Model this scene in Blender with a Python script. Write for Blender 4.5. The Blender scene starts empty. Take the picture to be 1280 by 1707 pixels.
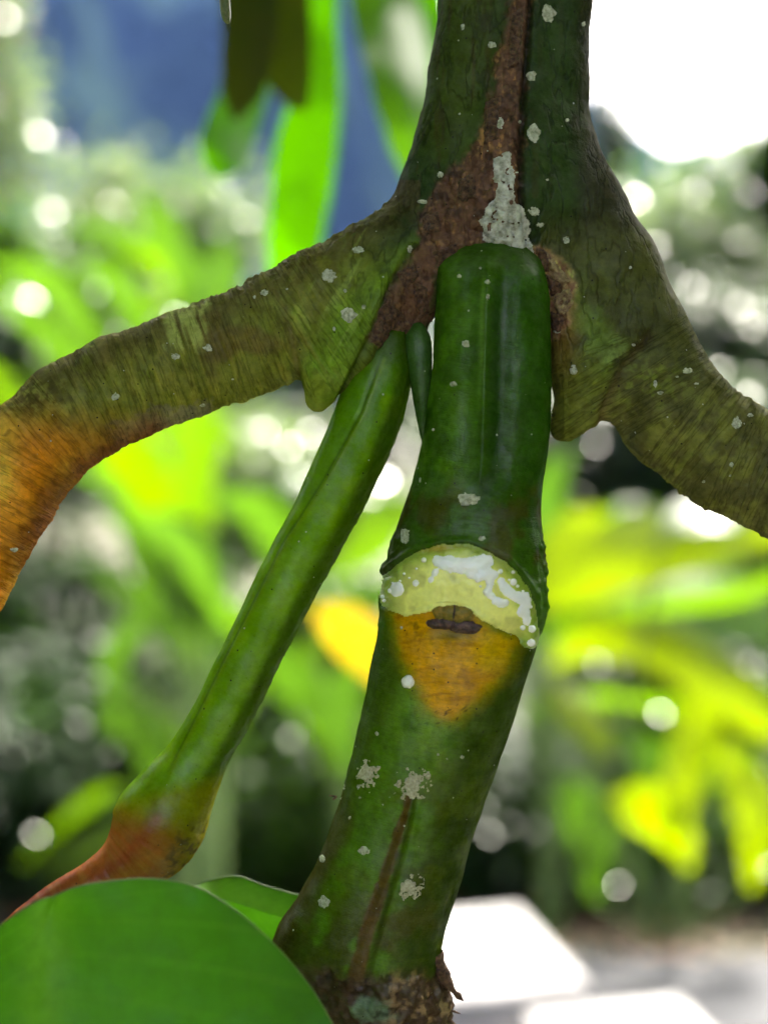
import bpy, math, random
import numpy as np
from mathutils import Matrix, Vector
from mathutils.bvhtree import BVHTree

# ------------------------------------------------------------------ camera, world, sun, exposure
S = bpy.context.scene
PITCH = math.radians(-4.05)
CAMZ = 1.5
KD = 2200.0 / 1480.0   # distances noted for a 60 degree lens, stretched for this longer one
U = 1e-4            # metres per photo pixel in the plane of focus
D0 = 2200.0         # distance of the plane of focus, in photo pixels
cam = bpy.data.cameras.new("camera")
camo = bpy.data.objects.new("camera", cam)
S.collection.objects.link(camo)
camo.location = (0, 0, CAMZ)
camo.rotation_euler = (math.radians(90) + PITCH, 0, 0)
cam.sensor_fit = 'VERTICAL'
cam.sensor_height = 36
cam.lens = 36 * D0 / 1707.0
cam.clip_start = 0.01
cam.clip_end = 20000
cam.dof.use_dof = True
cam.dof.focus_distance = (D0 - 88) * U
cam.dof.aperture_fstop = cam.lens / 5.8
S.camera = camo

SUN_AZ, SUN_EL = math.radians(27), math.radians(50)
SUNV = np.array([math.sin(SUN_AZ) * math.cos(SUN_EL), math.cos(SUN_AZ) * math.cos(SUN_EL), math.sin(SUN_EL)])
W = bpy.data.worlds.new("World")
S.world = W
W.use_nodes = True
wn = W.node_tree
bg = wn.nodes['Background']
sky = wn.nodes.new('ShaderNodeTexSky')
sky.sky_type = 'NISHITA'
sky.sun_disc = False
sky.sun_elevation = SUN_EL
sky.sun_rotation = SUN_AZ
sky.dust_density = 10.0
sky.air_density = 0.4
sky.ozone_density = 0.0
hs = wn.nodes.new('ShaderNodeHueSaturation')
hs.inputs['Saturation'].default_value = 0.2   # hazy, milky sky
wn.links.new(sky.outputs[0], hs.inputs['Color'])
wn.links.new(hs.outputs[0], bg.inputs[0])
bg.inputs[1].default_value = 0.15
sl = bpy.data.lights.new("sun", 'SUN')
sl.energy = 2.0
sl.angle = math.radians(0.6)
sl.color = (1.0, 0.97, 0.92)
so = bpy.data.objects.new("sun", sl)
S.collection.objects.link(so)
so.location = (3, 8, 12)
so.rotation_euler = Vector(SUNV).to_track_quat('Z', 'Y').to_euler()

S.view_settings.view_transform = 'Standard'
S.view_settings.look = 'None'
S.view_settings.gamma = 1.0
S.view_settings.use_curve_mapping = False
S.view_settings.exposure = 3.28
S.view_settings.use_white_balance = True
S.view_settings.white_balance_temperature = 7100
S.view_settings.white_balance_tint = 10
S.cycles.use_denoising = True
S.cycles.max_bounces = 8
S.cycles.diffuse_bounces = 3
S.cycles.glossy_bounces = 2
S.cycles.transmission_bounces = 4
S.cycles.volume_bounces = 0
S.cycles.sample_clamp_indirect = 6
S.cycles.use_adaptive_sampling = True
S.cycles.adaptive_threshold = 0.02

# ------------------------------------------------------------------ helpers
R = np.array(camo.rotation_euler.to_matrix())
rng = np.random.default_rng(11)
random.seed(5)
COL = S.collection

def lin(r, g, b, k=1.0):
    c = np.array([r, g, b], float) / 255.0
    c = np.where(c <= 0.04045, c / 12.92, ((c + 0.055) / 1.055) ** 2.4)
    return c * k

def to_world(L):
    """camera-frame points (right, up, depth) in focus-plane pixels -> world metres"""
    L = np.asarray(L, float)
    v = np.stack([L[..., 0], L[..., 1], -L[..., 2]], -1) * U
    return v @ R.T + np.array([0, 0, CAMZ])

def P(px, py, z=0.0):
    s = (D0 + z) / D0
    return np.array([(px - 640.0) * s, (853.5 - py) * s, D0 + z])

def at(px, py, dist):
    """world point seen at a pixel, at a distance in metres along the view axis"""
    return to_world(P(px, py, dist * KD / U - D0))

def ground_at(px, py, z0=0.0):
    d = to_world(P(px, py)) - np.array([0, 0, CAMZ])
    t = (z0 - CAMZ) / d[2]
    return np.array([0, 0, CAMZ]) + d * t

def empty(name, loc, label=None, cat=None, group=None):
    o = bpy.data.objects.new(name, None)
    COL.objects.link(o)
    o.location = loc
    o.empty_display_size = 0.02
    tag(o, label, cat, group)
    return o

def tag(o, label=None, cat=None, group=None, kind=None):
    if label: o['label'] = label
    if cat: o['category'] = cat
    if group: o['group'] = group
    if kind: o['kind'] = kind
    return o

def origin_of(o):
    v = np.zeros(3)
    while o is not None:
        v += np.array(o.location)
        o = o.parent
    return v

def mesh_obj(name, V, F, mat, parent=None, smooth=True, attrs=None, normals=None):
    """V in world metres, F: (n,4)/(n,3) array or list of polygons"""
    V = np.asarray(V, float).reshape(-1, 3)
    me = bpy.data.meshes.new(name)
    off = origin_of(parent) if parent is not None else np.zeros(3)
    if isinstance(F, np.ndarray):
        n, k = F.shape
        me.vertices.add(len(V))
        me.vertices.foreach_set('co', (V - off).astype(np.float32).ravel())
        me.loops.add(n * k)
        me.loops.foreach_set('vertex_index', F.astype(np.int32).ravel())
        me.polygons.add(n)
        me.polygons.foreach_set('loop_start', np.arange(0, n * k, k, dtype=np.int32))
        me.update(calc_edges=True)
        me.validate()
    else:
        me.from_pydata((V - off).tolist(), [], F)
    if smooth:
        me.polygons.foreach_set('use_smooth', np.ones(len(me.polygons), bool))
    for k, a in (attrs or {}).items():
        a = np.asarray(a, np.float32)
        if a.ndim == 1:
            t = me.attributes.new(k, 'FLOAT', 'POINT'); t.data.foreach_set('value', a)
        elif a.shape[1] == 3:
            t = me.attributes.new(k, 'FLOAT_VECTOR', 'POINT'); t.data.foreach_set('vector', a.ravel())
        else:
            t = me.attributes.new(k, 'FLOAT_COLOR', 'POINT'); t.data.foreach_set('color', a.ravel())
    me.update()
    if normals is not None:
        me.normals_split_custom_set_from_vertices(np.asarray(normals).tolist())
    if mat is not None:
        me.materials.append(mat)
    o = bpy.data.objects.new(name, me)
    COL.objects.link(o)
    if parent is not None:
        o.parent = parent
    return o

def grid_faces(nu, nv, wrap_v=False):
    i, j = np.meshgrid(np.arange(nu - 1), np.arange(nv if wrap_v else nv - 1), indexing='ij')
    j2 = (j + 1) % nv
    return np.stack([i * nv + j, i * nv + j2, (i + 1) * nv + j2, (i + 1) * nv + j], -1).reshape(-1, 4)

# value noise, vectorised
_tab = np.random.default_rng(3).random(4096).astype(np.float32)
def vnoise(p, seed=0):
    p = np.asarray(p, float)
    i = np.floor(p).astype(np.int64)
    f = p - i
    f = f * f * (3 - 2 * f)
    def h(dx, dy, dz):
        n = (i[..., 0] + dx) * 73856093 ^ (i[..., 1] + dy) * 19349663 ^ (i[..., 2] + dz) * 83492791 ^ (seed * 2654435)
        n = (n ^ (n >> 13)) * 1274126177
        return _tab[(n ^ (n >> 16)) & 4095]
    x, y, z = f[..., 0], f[..., 1], f[..., 2]
    c0 = (h(0,0,0)*(1-x)+h(1,0,0)*x)*(1-y) + (h(0,1,0)*(1-x)+h(1,1,0)*x)*y
    c1 = (h(0,0,1)*(1-x)+h(1,0,1)*x)*(1-y) + (h(0,1,1)*(1-x)+h(1,1,1)*x)*y
    return c0 * (1 - z) + c1 * z

def fbm(p, scale, oct=3, seed=0):
    """about -1..1"""
    p = np.asarray(p, float) / scale
    s = 0; a = 1; t = 0
    for o in range(oct):
        s = s + a * (vnoise(p * 2 ** o, seed + o * 17) * 2 - 1)
        t += a
        a *= 0.55
    return s / t * 1.6

def sstep(a, b, x):
    t = np.clip((x - a) / (b - a), 0, 1)
    return t * t * (3 - 2 * t)

def mix(c, col, m):
    m = np.clip(m, 0, 1)[:, None]
    return c * (1 - m) + np.asarray(col)[None, :] * m

def poly_sd(px, py, poly):
    """signed distance to a closed polygon, negative inside"""
    poly = np.asarray(poly, float)
    d = np.full(np.shape(px), 1e18)
    ins = np.zeros(np.shape(px), bool)
    n = len(poly)
    for k in range(n):
        a = poly[k]; b = poly[(k + 1) % n]
        e = b - a
        wx = px - a[0]; wy = py - a[1]
        t = np.clip((wx * e[0] + wy * e[1]) / (e @ e + 1e-9), 0, 1)
        d = np.minimum(d, (wx - e[0] * t) ** 2 + (wy - e[1] * t) ** 2)
        c = ((a[1] > py) != (b[1] > py)) & (px < (b[0] - a[0]) * (py - a[1]) / (b[1] - a[1] + 1e-12) + a[0])
        ins ^= c
    d = np.sqrt(d)
    return np.where(ins, -d, d)

def line_d(px, py, line):
    """distance to an open polyline and the arc position of the nearest point"""
    line = np.asarray(line, float)
    d = np.full(np.shape(px), 1e18); arc = np.zeros(np.shape(px)); s0 = 0
    for a, b in zip(line[:-1], line[1:]):
        e = b[:2] - a[:2]; L = math.hypot(*e)
        wx = px - a[0]; wy = py - a[1]
        t = np.clip((wx * e[0] + wy * e[1]) / (L * L), 0, 1)
        q = (wx - e[0] * t) ** 2 + (wy - e[1] * t) ** 2
        m = q < d
        d = np.where(m, q, d); arc = np.where(m, s0 + t * L, arc)
        s0 += L
    return np.sqrt(d), arc

def project(L):
    s = D0 / L[:, 2]
    return L[:, 0] * s + 640, 853.5 - L[:, 1] * s

def blob(px, py, x, y, rx, ry=None):
    ry = ry or rx
    return np.exp(-(((px - x) / rx) ** 2 + ((py - y) / ry) ** 2))

# ------------------------------------------------------------------ materials
def new_mat(name):
    m = bpy.data.materials.new(name)
    m.use_nodes = True
    nt = m.node_tree
    return m, nt, nt.nodes['Principled BSDF'], nt.nodes['Material Output']

def N(nt, t, **kw):
    n = nt.nodes.new(t)
    for k, v in kw.items():
        if k.startswith('i_'):
            n.inputs[k[2:].replace('_', ' ')].default_value = v
        else:
            setattr(n, k, v)
    return n

def math_node(nt, op, a, b=None, c=None):
    n = nt.nodes.new('ShaderNodeMath'); n.operation = op
    for k, v in enumerate((a, b, c)):
        if v is None: continue
        if isinstance(v, (int, float)): n.inputs[k].default_value = v
        else: nt.links.new(v, n.inputs[k])
    return n.outputs[0]

def skin_material(name, rough=0.42, bump=0.5, wr=0.0, speckle=0.25, spec=0.45):
    """plant skin: colour from the surface's own colour attribute, fine mottling, pores and fine cross wrinkles"""
    m, nt, b, out = new_mat(name)
    L = nt.links
    col = N(nt, 'ShaderNodeAttribute', attribute_name='Col')
    uvw = N(nt, 'ShaderNodeAttribute', attribute_name='uvw')
    tc = N(nt, 'ShaderNodeTexCoord')
    n1 = N(nt, 'ShaderNodeTexNoise', i_Scale=1500.0, i_Detail=4.0, i_Roughness=0.6)
    n2 = N(nt, 'ShaderNodeTexNoise', i_Scale=5200.0, i_Detail=2.0)
    L.new(tc.outputs['Object'], n1.inputs['Vector']); L.new(tc.outputs['Object'], n2.inputs['Vector'])
    n3 = N(nt, 'ShaderNodeTexNoise', i_Scale=1.0, i_Detail=3.0, i_Roughness=0.55)
    L.new(uvw.outputs['Vector'], n3.inputs['Vector'])
    sep = N(nt, 'ShaderNodeSeparateXYZ'); L.new(uvw.outputs['Vector'], sep.inputs[0])
    # colour variation
    v = math_node(nt, 'MULTIPLY_ADD', n1.outputs['Fac'], 2 * speckle, 1 - speckle)
    v2 = math_node(nt, 'MULTIPLY_ADD', n2.outputs['Fac'], speckle, 1 - speckle * 0.5)
    rid = math_node(nt, 'ABSOLUTE', math_node(nt, 'SUBTRACT', n3.outputs['Fac'], 0.5))
    ln = N(nt, 'ShaderNodeMapRange', interpolation_type='SMOOTHSTEP'); L.new(rid, ln.inputs[0])
    ln.inputs[1].default_value = 0.0; ln.inputs[2].default_value = 0.05; ln.inputs[3].default_value = 0.0; ln.inputs[4].default_value = 1.0
    v3 = math_node(nt, 'MULTIPLY_ADD', n3.outputs['Fac'], 0.9 * wr, 1 - 0.45 * wr)
    v3 = math_node(nt, 'MULTIPLY', v3, math_node(nt, 'MULTIPLY_ADD', ln.outputs[0], 0.75 * wr, 1 - 0.75 * wr))
    v = math_node(nt, 'MULTIPLY', math_node(nt, 'MULTIPLY', v, v2), v3)
    mx = N(nt, 'ShaderNodeVectorMath', operation='SCALE')
    L.new(col.outputs['Color'], mx.inputs[0]); L.new(v, mx.inputs['Scale'])
    # pale flecks
    n4 = N(nt, 'ShaderNodeTexVoronoi', i_Scale=900.0); n4.feature = 'F1'
    L.new(tc.outputs['Object'], n4.inputs['Vector'])
    sc = N(nt, 'ShaderNodeSeparateColor'); L.new(n4.outputs['Color'], sc.inputs[0])
    fleck = math_node(nt, 'MULTIPLY', math_node(nt, 'LESS_THAN', n4.outputs['Distance'], math_node(nt, 'MULTIPLY', sc.outputs[1], 0.16)),
                      math_node(nt, 'GREATER_THAN', sc.outputs[0], 0.9))
    dark = math_node(nt, 'MULTIPLY', math_node(nt, 'LESS_THAN', n4.outputs['Distance'], 0.13),
                     math_node(nt, 'LESS_THAN', sc.outputs[0], 0.12))
    mc = N(nt, 'ShaderNodeMix', data_type='RGBA'); L.new(fleck, mc.inputs[0]); L.new(mx.outputs[0], mc.inputs[6])
    mc.inputs[7].default_value = (0.42, 0.42, 0.34, 1)
    md = N(nt, 'ShaderNodeMix', data_type='RGBA'); L.new(dark, md.inputs[0]); L.new(mc.outputs[2], md.inputs[6])
    md.inputs[7].default_value = (0.012, 0.010, 0.008, 1)
    L.new(md.outputs[2], b.inputs['Base Color'])
    L.new(math_node(nt, 'MULTIPLY_ADD', n1.outputs['Fac'], 0.3, rough - 0.15), b.inputs['Roughness'])
    b.inputs['Specular IOR Level'].default_value = 0.0
    h = math_node(nt, 'ADD', n1.outputs['Fac'], math_node(nt, 'MULTIPLY', ln.outputs[0], 1.6 * wr))
    h = math_node(nt, 'ADD', h, math_node(nt, 'MULTIPLY', n2.outputs['Fac'], 0.25))
    bp = N(nt, 'ShaderNodeBump', i_Strength=bump, i_Distance=0.00022)
    L.new(h, bp.inputs['Height']); L.new(bp.outputs[0], b.inputs['Normal'])
    gl = N(nt, 'ShaderNodeBsdfGlossy'); gl.inputs['Color'].default_value = (1, 1, 1, 1)
    L.new(math_node(nt, 'MULTIPLY_ADD', n1.outputs['Fac'], 0.35, rough - 0.22), gl.inputs['Roughness']); L.new(bp.outputs[0], gl.inputs['Normal'])
    n5 = N(nt, 'ShaderNodeTexNoise', i_Scale=210.0, i_Detail=5.0, i_Roughness=0.7); L.new(tc.outputs['Object'], n5.inputs['Vector'])
    ms = N(nt, 'ShaderNodeMixShader')
    mr = N(nt, 'ShaderNodeMapRange'); L.new(n5.outputs['Fac'], mr.inputs[0])
    mr.inputs[1].default_value = 0.35; mr.inputs[2].default_value = 0.68; mr.inputs[3].default_value = spec * 0.02; mr.inputs[4].default_value = spec * 0.24
    L.new(mr.outputs[0], ms.inputs[0])
    L.new(b.outputs[0], ms.inputs[1]); L.new(gl.outputs[0], ms.inputs[2]); L.new(ms.outputs[0], out.inputs['Surface'])
    return m

def plain(name, c1, c2, scale, rough=0.6, bump=0.3, dist=0.0002, spec=0.4, sss=0.0, detail=4.0, metal=0):
    m, nt, b, out = new_mat(name)
    tc = N(nt, 'ShaderNodeTexCoord')
    n = N(nt, 'ShaderNodeTexNoise', i_Scale=scale, i_Detail=detail, i_Roughness=0.62)
    nt.links.new(tc.outputs['Object'], n.inputs['Vector'])
    r = N(nt, 'ShaderNodeValToRGB')
    r.color_ramp.elements[0].position = 0.33; r.color_ramp.elements[1].position = 0.68
    r.color_ramp.elements[0].color = (*c1, 1); r.color_ramp.elements[1].color = (*c2, 1)
    nt.links.new(n.outputs['Fac'], r.inputs[0]); nt.links.new(r.outputs[0], b.inputs['Base Color'])
    b.inputs['Roughness'].default_value = rough
    b.inputs['Specular IOR Level'].default_value = spec
    if sss:
        b.inputs['Subsurface Weight'].default_value = sss
        b.inputs['Subsurface Radius'].default_value = (0.0012, 0.001, 0.0006)
        b.inputs['Subsurface Scale'].default_value = 1.0
    if bump:
        bp = N(nt, 'ShaderNodeBump', i_Strength=bump, i_Distance=dist)
        nt.links.new(n.outputs['Fac'], bp.inputs['Height']); nt.links.new(bp.outputs[0], b.inputs['Normal'])
    return m

def leaf_material(name, c1, c2, trans, tw=0.5, rough=0.2, scale=9.0, spec=0.5):
    """thin leaf: glossy skin with light shining through from the other side"""
    m, nt, b, out = new_mat(name)
    tc = N(nt, 'ShaderNodeTexCoord')
    n = N(nt, 'ShaderNodeTexNoise', i_Scale=scale, i_Detail=3.0)
    nt.links.new(tc.outputs['Object'], n.inputs['Vector'])
    r = N(nt, 'ShaderNodeValToRGB')
    r.color_ramp.elements[0].position = 0.35; r.color_ramp.elements[1].position = 0.66
    r.color_ramp.elements[0].color = (*c1, 1); r.color_ramp.elements[1].color = (*c2, 1)
    nt.links.new(n.outputs['Fac'], r.inputs[0]); nt.links.new(r.outputs[0], b.inputs['Base Color'])
    b.inputs['Roughness'].default_value = rough
    b.inputs['Specular IOR Level'].default_value = spec
    t = N(nt, 'ShaderNodeBsdfTranslucent'); t.inputs['Color'].default_value = (*trans, 1)
    mx = N(nt, 'ShaderNodeMixShader'); mx.inputs[0].default_value = tw
    nt.links.new(b.outputs[0], mx.inputs[1]); nt.links.new(t.outputs[0], mx.inputs[2])
    nt.links.new(mx.outputs[0], out.inputs['Surface'])
    return m

M = {}
M['stem'] = skin_material('stem_skin', rough=0.44, bump=0.7, wr=0.46, speckle=0.34, spec=0.09)
M['green'] = skin_material('green_branch_skin', rough=0.40, bump=0.36, wr=0.2, speckle=0.36, spec=0.2)
M['young'] = skin_material('young_shoot_skin', rough=0.38, bump=0.2, wr=0.10, speckle=0.16, spec=0.2)
M['lichen'] = plain('white_lichen', (0.20, 0.215, 0.13), (0.60, 0.59, 0.46), 1700, 0.85, 0.8, 0.0003)
M['crust'] = plain('white_crust', (0.22, 0.21, 0.16), (0.64, 0.63, 0.54), 800, 0.85, 0.7, 0.0004)
M['tan'] = plain('tan_lichen', (0.34, 0.31, 0.20), (0.60, 0.56, 0.40), 2400, 0.9, 0.9, 0.0004)
M['flesh'] = plain('cut_flesh', lin(150, 165, 70), lin(205, 208, 130), 260, 0.34, 0.5, 0.0003, 0.5, 0.0)
M['latex'] = plain('white_latex', (0.92, 0.90, 0.88), (0.95, 0.94, 0.92), 500, 0.16, 0.05, 0.0001, 0.6, 0.0)
M['bud'] = plain('dark_bud_scales', lin(40, 28, 28), lin(104, 78, 78), 1300, 0.5, 0.8, 0.0003)
M['budgreen'] = plain('green_bud_cap', lin(92, 88, 28), lin(150, 118, 40), 1300, 0.45, 0.6, 0.0003)
M['bark'] = plain('dry_bark', lin(48, 32, 24), lin(112, 80, 56), 1500, 0.8, 1.0, 0.0005)
M['barkpale'] = plain('peeling_bark', lin(95, 62, 48), lin(170, 150, 105), 1100, 0.75, 1.0, 0.0005)
M['fissure'] = plain('brown_fissure', lin(58, 36, 30), lin(92, 62, 52), 1800, 0.75, 0.9, 0.0004)
M['twig'] = plain('twig_skin', lin(70, 85, 35), lin(110, 110, 70), 2000, 0.5, 0.6, 0.0003)
M['bigleaf'] = leaf_material('big_leaf', lin(14, 68, 8), lin(44, 110, 18), lin(58, 122, 10), 0.30, 0.36, 38, 0.25)
def veined(m):
    nt = m.node_tree; b = nt.nodes['Principled BSDF']; L = nt.links
    ramp = b.inputs['Base Color'].links[0].from_node
    at_ = N(nt, 'ShaderNodeAttribute', attribute_name='vein')
    mxn = N(nt, 'ShaderNodeMix', data_type='RGBA'); L.new(at_.outputs['Fac'], mxn.inputs[0]); L.new(ramp.outputs[0], mxn.inputs[6])
    mxn.inputs[7].default_value = (*lin(92, 140, 34), 1)
    tc = N(nt, 'ShaderNodeTexCoord'); nz = N(nt, 'ShaderNodeTexNoise', i_Scale=420.0, i_Detail=4.0); L.new(tc.outputs['Object'], nz.inputs['Vector'])
    sc = N(nt, 'ShaderNodeVectorMath', operation='SCALE'); L.new(mxn.outputs[2], sc.inputs[0]); L.new(math_node(nt, 'MULTIPLY_ADD', nz.outputs['Fac'], 0.7, 0.65), sc.inputs['Scale'])
    L.new(sc.outputs[0], b.inputs['Base Color'])
    bp = N(nt, 'ShaderNodeBump', i_Strength=0.15, i_Distance=0.0003); L.new(nz.outputs['Fac'], bp.inputs['Height']); L.new(bp.outputs[0], b.inputs['Normal'])
veined(M['bigleaf'])
M['rib'] = leaf_material('leaf_midrib', lin(70, 138, 26), lin(92, 155, 34), lin(130, 190, 40), 0.35, 0.45, 80, 0.25)
M['margin'] = plain('leaf_margin', lin(70, 110, 34), lin(96, 125, 48), 300, 0.5, 0)

# ------------------------------------------------------------------ the ground, road and hills come first (structure)
def sheet(name, x0, x1, y0, y1, z, mat, nx=2, ny=2, fn=None):
    X, Y = np.meshgrid(np.linspace(x0, x1, nx), np.linspace(y0, y1, ny), indexing='ij')
    Z = np.full_like(X, z) if fn is None else z + fn(X, Y)
    o = mesh_obj(name, np.stack([X, Y, Z], -1), grid_faces(nx, ny), mat)
    return tag(o, kind='structure')

M['soil'] = plain('soil_and_litter', (0.018, 0.022, 0.010), (0.055, 0.048, 0.028), 14, 0.95, 0.6, 0.01)
M['asphalt'] = plain('grey_asphalt', (0.028, 0.030, 0.034), (0.040, 0.042, 0.047), 60, 0.9, 0.4, 0.003)
M['forest'] = plain('forested_slope', (0.005, 0.011, 0.006), (0.014, 0.024, 0.012), 0.035, 1.0, 0, 1, spec=0.0)
sheet('ground', -3000, 3000, -3000, 3000, 0.0, M['soil'])
road = sheet('road', -40, 40, 0.75 * KD, 2.42 * KD, 0.004, M['asphalt'])

def mountain(name, az0, az1, ridge, d0, d1, mat, seed, n=150, m=46):
    """forested slope whose crest follows ridge(px) in elevation"""
    az = np.linspace(az0, az1, n)
    pxs = 640 + np.tan(az) * D0
    crest = ridge(pxs)
    el = np.arctan((853.5 - crest) / D0 * np.cos(np.clip(az, -1.2, 1.2))) + PITCH
    t = np.linspace(0, 1, m)
    A, T = np.meshgrid(az, t, indexing='ij')
    d = d0 + (d1 - d0) * T
    H = (np.tan(el)[:, None] * d1 + CAMZ) * np.sin(T * math.pi / 2) ** 1.15
    p = np.stack([A * 14, T * 5, 0 * A], -1)
    H = H * (1 + 0.05 * fbm(p * 2, 1.0, 4, seed) * np.sin(T * math.pi)) + 5 * fbm(p * 9, 1.0, 3, seed + 5) * np.minimum(T * 4, 1)
    d = d + (d1 - d0) * 0.16 * fbm(p * 1.6, 1.0, 3, seed + 9) * np.sin(T * math.pi)
    V = np.stack([np.sin(A) * d, np.cos(A) * d, H - 3], -1)
    # far side of the ridge
    V2 = V[:, -1:, :] * np.array([1.35, 1.35, 0]) + np.array([0, 0, -3])
    V = np.concatenate([V, V2], 1)
    return tag(mesh_obj(name, V, grid_faces(n, m + 1), mat), kind='structure')

xs = [-4000, -900, -200, 150, 380, 470, 560, 640, 760, 900, 1000, 1120, 1280, 1500, 2200, 5000]
ys = [300, -60, -160, -90, -14, 12, 14, -8, 90, 190, 225, 262, 250, 210, 330, 420]
mountain('mountain', -1.25, 1.25, lambda p: np.interp(p, xs, ys), 420, 900, M['forest'], 4)

# ------------------------------------------------------------------ THE SHRUB in focus
base_pt = to_world(P(650, 1900, 0)); base_pt[2] = 0.0
shrub = empty('shrub', base_pt, 'thick branching shrub stem in sharp focus with a fresh cut bleeding white sap', 'shrub')

# ---- main stem with its two arching side branches: smooth union of tapering chains
def chain_pts(pts):
    out = []
    for (px, py, z, r) in pts:
        s = (D0 + z) / D0
        out.append(np.append(P(px, py, z), r * s))
    return np.array(out)

LEFT = [(700, 400, -10, 78), (620, 445, -25, 74), (545, 500, -30, 88), (480, 542, -30, 92), (400, 575, -30, 88), (300, 611, -30, 87), (200, 648, -34, 88),
        (118, 690, -40, 88), (52, 752, -50, 86), (6, 832, -60, 81), (-66, 968, -75, 77), (-140, 1120, -90, 74)]
RIGHT = [(925, 260, 5, 62), (955, 360, 5, 88), (1000, 455, 0, 98), (1050, 570, -5, 98), (1125, 690, -10, 93), (1210, 757, -15, 94), (1320, 808, -20, 95), (1440, 850, -25, 92)]
chains = [
    ('stem', [(797, -160, 0, 60), (795, 0, 0, 62), (785, 120, 0, 68), (768, 230, 0, 72), (740, 310, -5, 74)], 30),
    ('stem', [(928, -160, 4, 56), (928, 0, 4, 57), (922, 140, 4, 57), (920, 250, 4, 62), (930, 330, 0, 74)], 26),
    ('stem', [(862, -160, 14, 78), (862, 0, 14, 80), (855, 150, 12, 95), (848, 260, 8, 112), (838, 350, 0, 128), (830, 420, 10, 125)], 26),
    ('left', LEFT, 42),
    ('right', RIGHT, 46),
    ('left', [(672, 415, -62, 30), (618, 500, -82, 50), (574, 575, -84, 54), (546, 628, -76, 42), (530, 666, -68, 20)], 34),
    ('right', [(955, 440, -40, 46), (975, 540, -48, 58), (980, 620, -46, 62), (975, 665, -44, 48), (950, 698, -44, 30), (936, 718, -44, 18)], 40),
    ('stem', [(745, 420, -40, 72), (700, 470, -45, 52), (672, 530, -38, 40), (650, 570, -30, 34)], 26),
]
gs = 4.2   # voxel size in pixels
lo = np.array([-130.0 - 640, 853.5 - 1130, D0 - 240])
hi = np.array([1440.0 - 640, 853.5 + 150, D0 + 200])
nn = np.ceil((hi - lo) / gs).astype(int)
F = np.full(nn, 80.0, np.float32)
ax = [lo[k] + gs * np.arange(nn[k]) for k in range(3)]
for part, pts, kk in chains:
    C = chain_pts(pts)
    fchain = np.full(nn, 80.0, np.float32)
    for a, b in zip(C[:-1], C[1:]):
        mg = 78
        l = np.minimum(a[:3] - a[3], b[:3] - b[3]) - mg
        h = np.maximum(a[:3] + a[3], b[:3] + b[3]) + mg
        sl_ = [slice(max(0, int((l[k] - lo[k]) / gs)), max(0, min(nn[k], int((h[k] - lo[k]) / gs) + 1))) for k in range(3)]
        X = ax[0][sl_[0]][:, None, None] - a[0]; Y = ax[1][sl_[1]][None, :, None] - a[1]; Z = ax[2][sl_[2]][None, None, :] - a[2]
        e = b[:3] - a[:3]
        t = np.clip((X * e[0] + Y * e[1] + Z * e[2]) / (e @ e), 0, 1)
        d = np.sqrt((X - e[0] * t) ** 2 + (Y - e[1] * t) ** 2 + (Z - e[2] * t) ** 2) - (a[3] + (b[3] - a[3]) * t)
        sub = fchain[tuple(sl_)]
        # joints inside a chain are blended softly as well
        hh = np.clip(0.5 + 0.5 * (sub - d) / 14.0, 0, 1)
        fchain[tuple(sl_)] = sub * (1 - hh) + d * hh - 14.0 * hh * (1 - hh)
    hh = np.clip(0.5 + 0.5 * (F - fchain) / kk, 0, 1)
    F = F * (1 - hh) + fchain * hh - kk * hh * (1 - hh)
    del fchain, hh

def surface_nets(F, lo, g):
    ins = F < 0
    nx, ny, nz = F.shape
    c = np.zeros((nx - 1, ny - 1, nz - 1), np.uint8)
    for dx in (0, 1):
        for dy in (0, 1):
            for dz in (0, 1):
                c += ins[dx:nx - 1 + dx, dy:ny - 1 + dy, dz:nz - 1 + dz]
    act = (c > 0) & (c < 8)
    idx = np.argwhere(act)
    vid = np.full(act.shape, -1, np.int64)
    vid[act] = np.arange(len(idx))
    acc = np.zeros((len(idx), 3)); cnt = np.zeros(len(idx))
    corners = [(dx, dy, dz) for dx in (0, 1) for dy in (0, 1) for dz in (0, 1)]
    vals = {k: F[idx[:, 0] + k[0], idx[:, 1] + k[1], idx[:, 2] + k[2]] for k in corners}
    for a in corners:
        for k in range(3):
            if a[k] == 0:
                b = list(a); b[k] = 1; b = tuple(b)
                va, vb = vals[a], vals[b]
                m = (va < 0) != (vb < 0)
                t = np.where(m, va / (va - vb + 1e-12), 0)
                p = np.array(a, float)[None, :] + np.zeros((len(idx), 3))
                p[:, k] += t
                acc[m] += p[m]; cnt[m] += 1
    V = lo + (idx + acc / cnt[:, None]) * g
    faces = []
    for k in range(3):
        i1, i2 = (k + 1) % 3, (k + 2) % 3
        s0 = [slice(None)] * 3; s1 = [slice(None)] * 3
        s0[k] = slice(0, -1); s1[k] = slice(1, None)
        A, B = ins[tuple(s0)], ins[tuple(s1)]
        e = np.argwhere(A != B)
        e = e[(e[:, i1] > 0) & (e[:, i2] > 0) & (e[:, i1] < F.shape[i1] - 1) & (e[:, i2] < F.shape[i2] - 1)]
        flip = A[tuple(e.T)]
        def q(o1, o2):
            w = e.copy(); w[:, i1] -= o1; w[:, i2] -= o2
            return vid[tuple(w.T)]
        f = np.stack([q(1, 1), q(0, 1), q(0, 0), q(1, 0)], -1)
        f[~flip] = f[~flip][:, ::-1]
        faces.append(f)
    return V, np.concatenate(faces)

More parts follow.
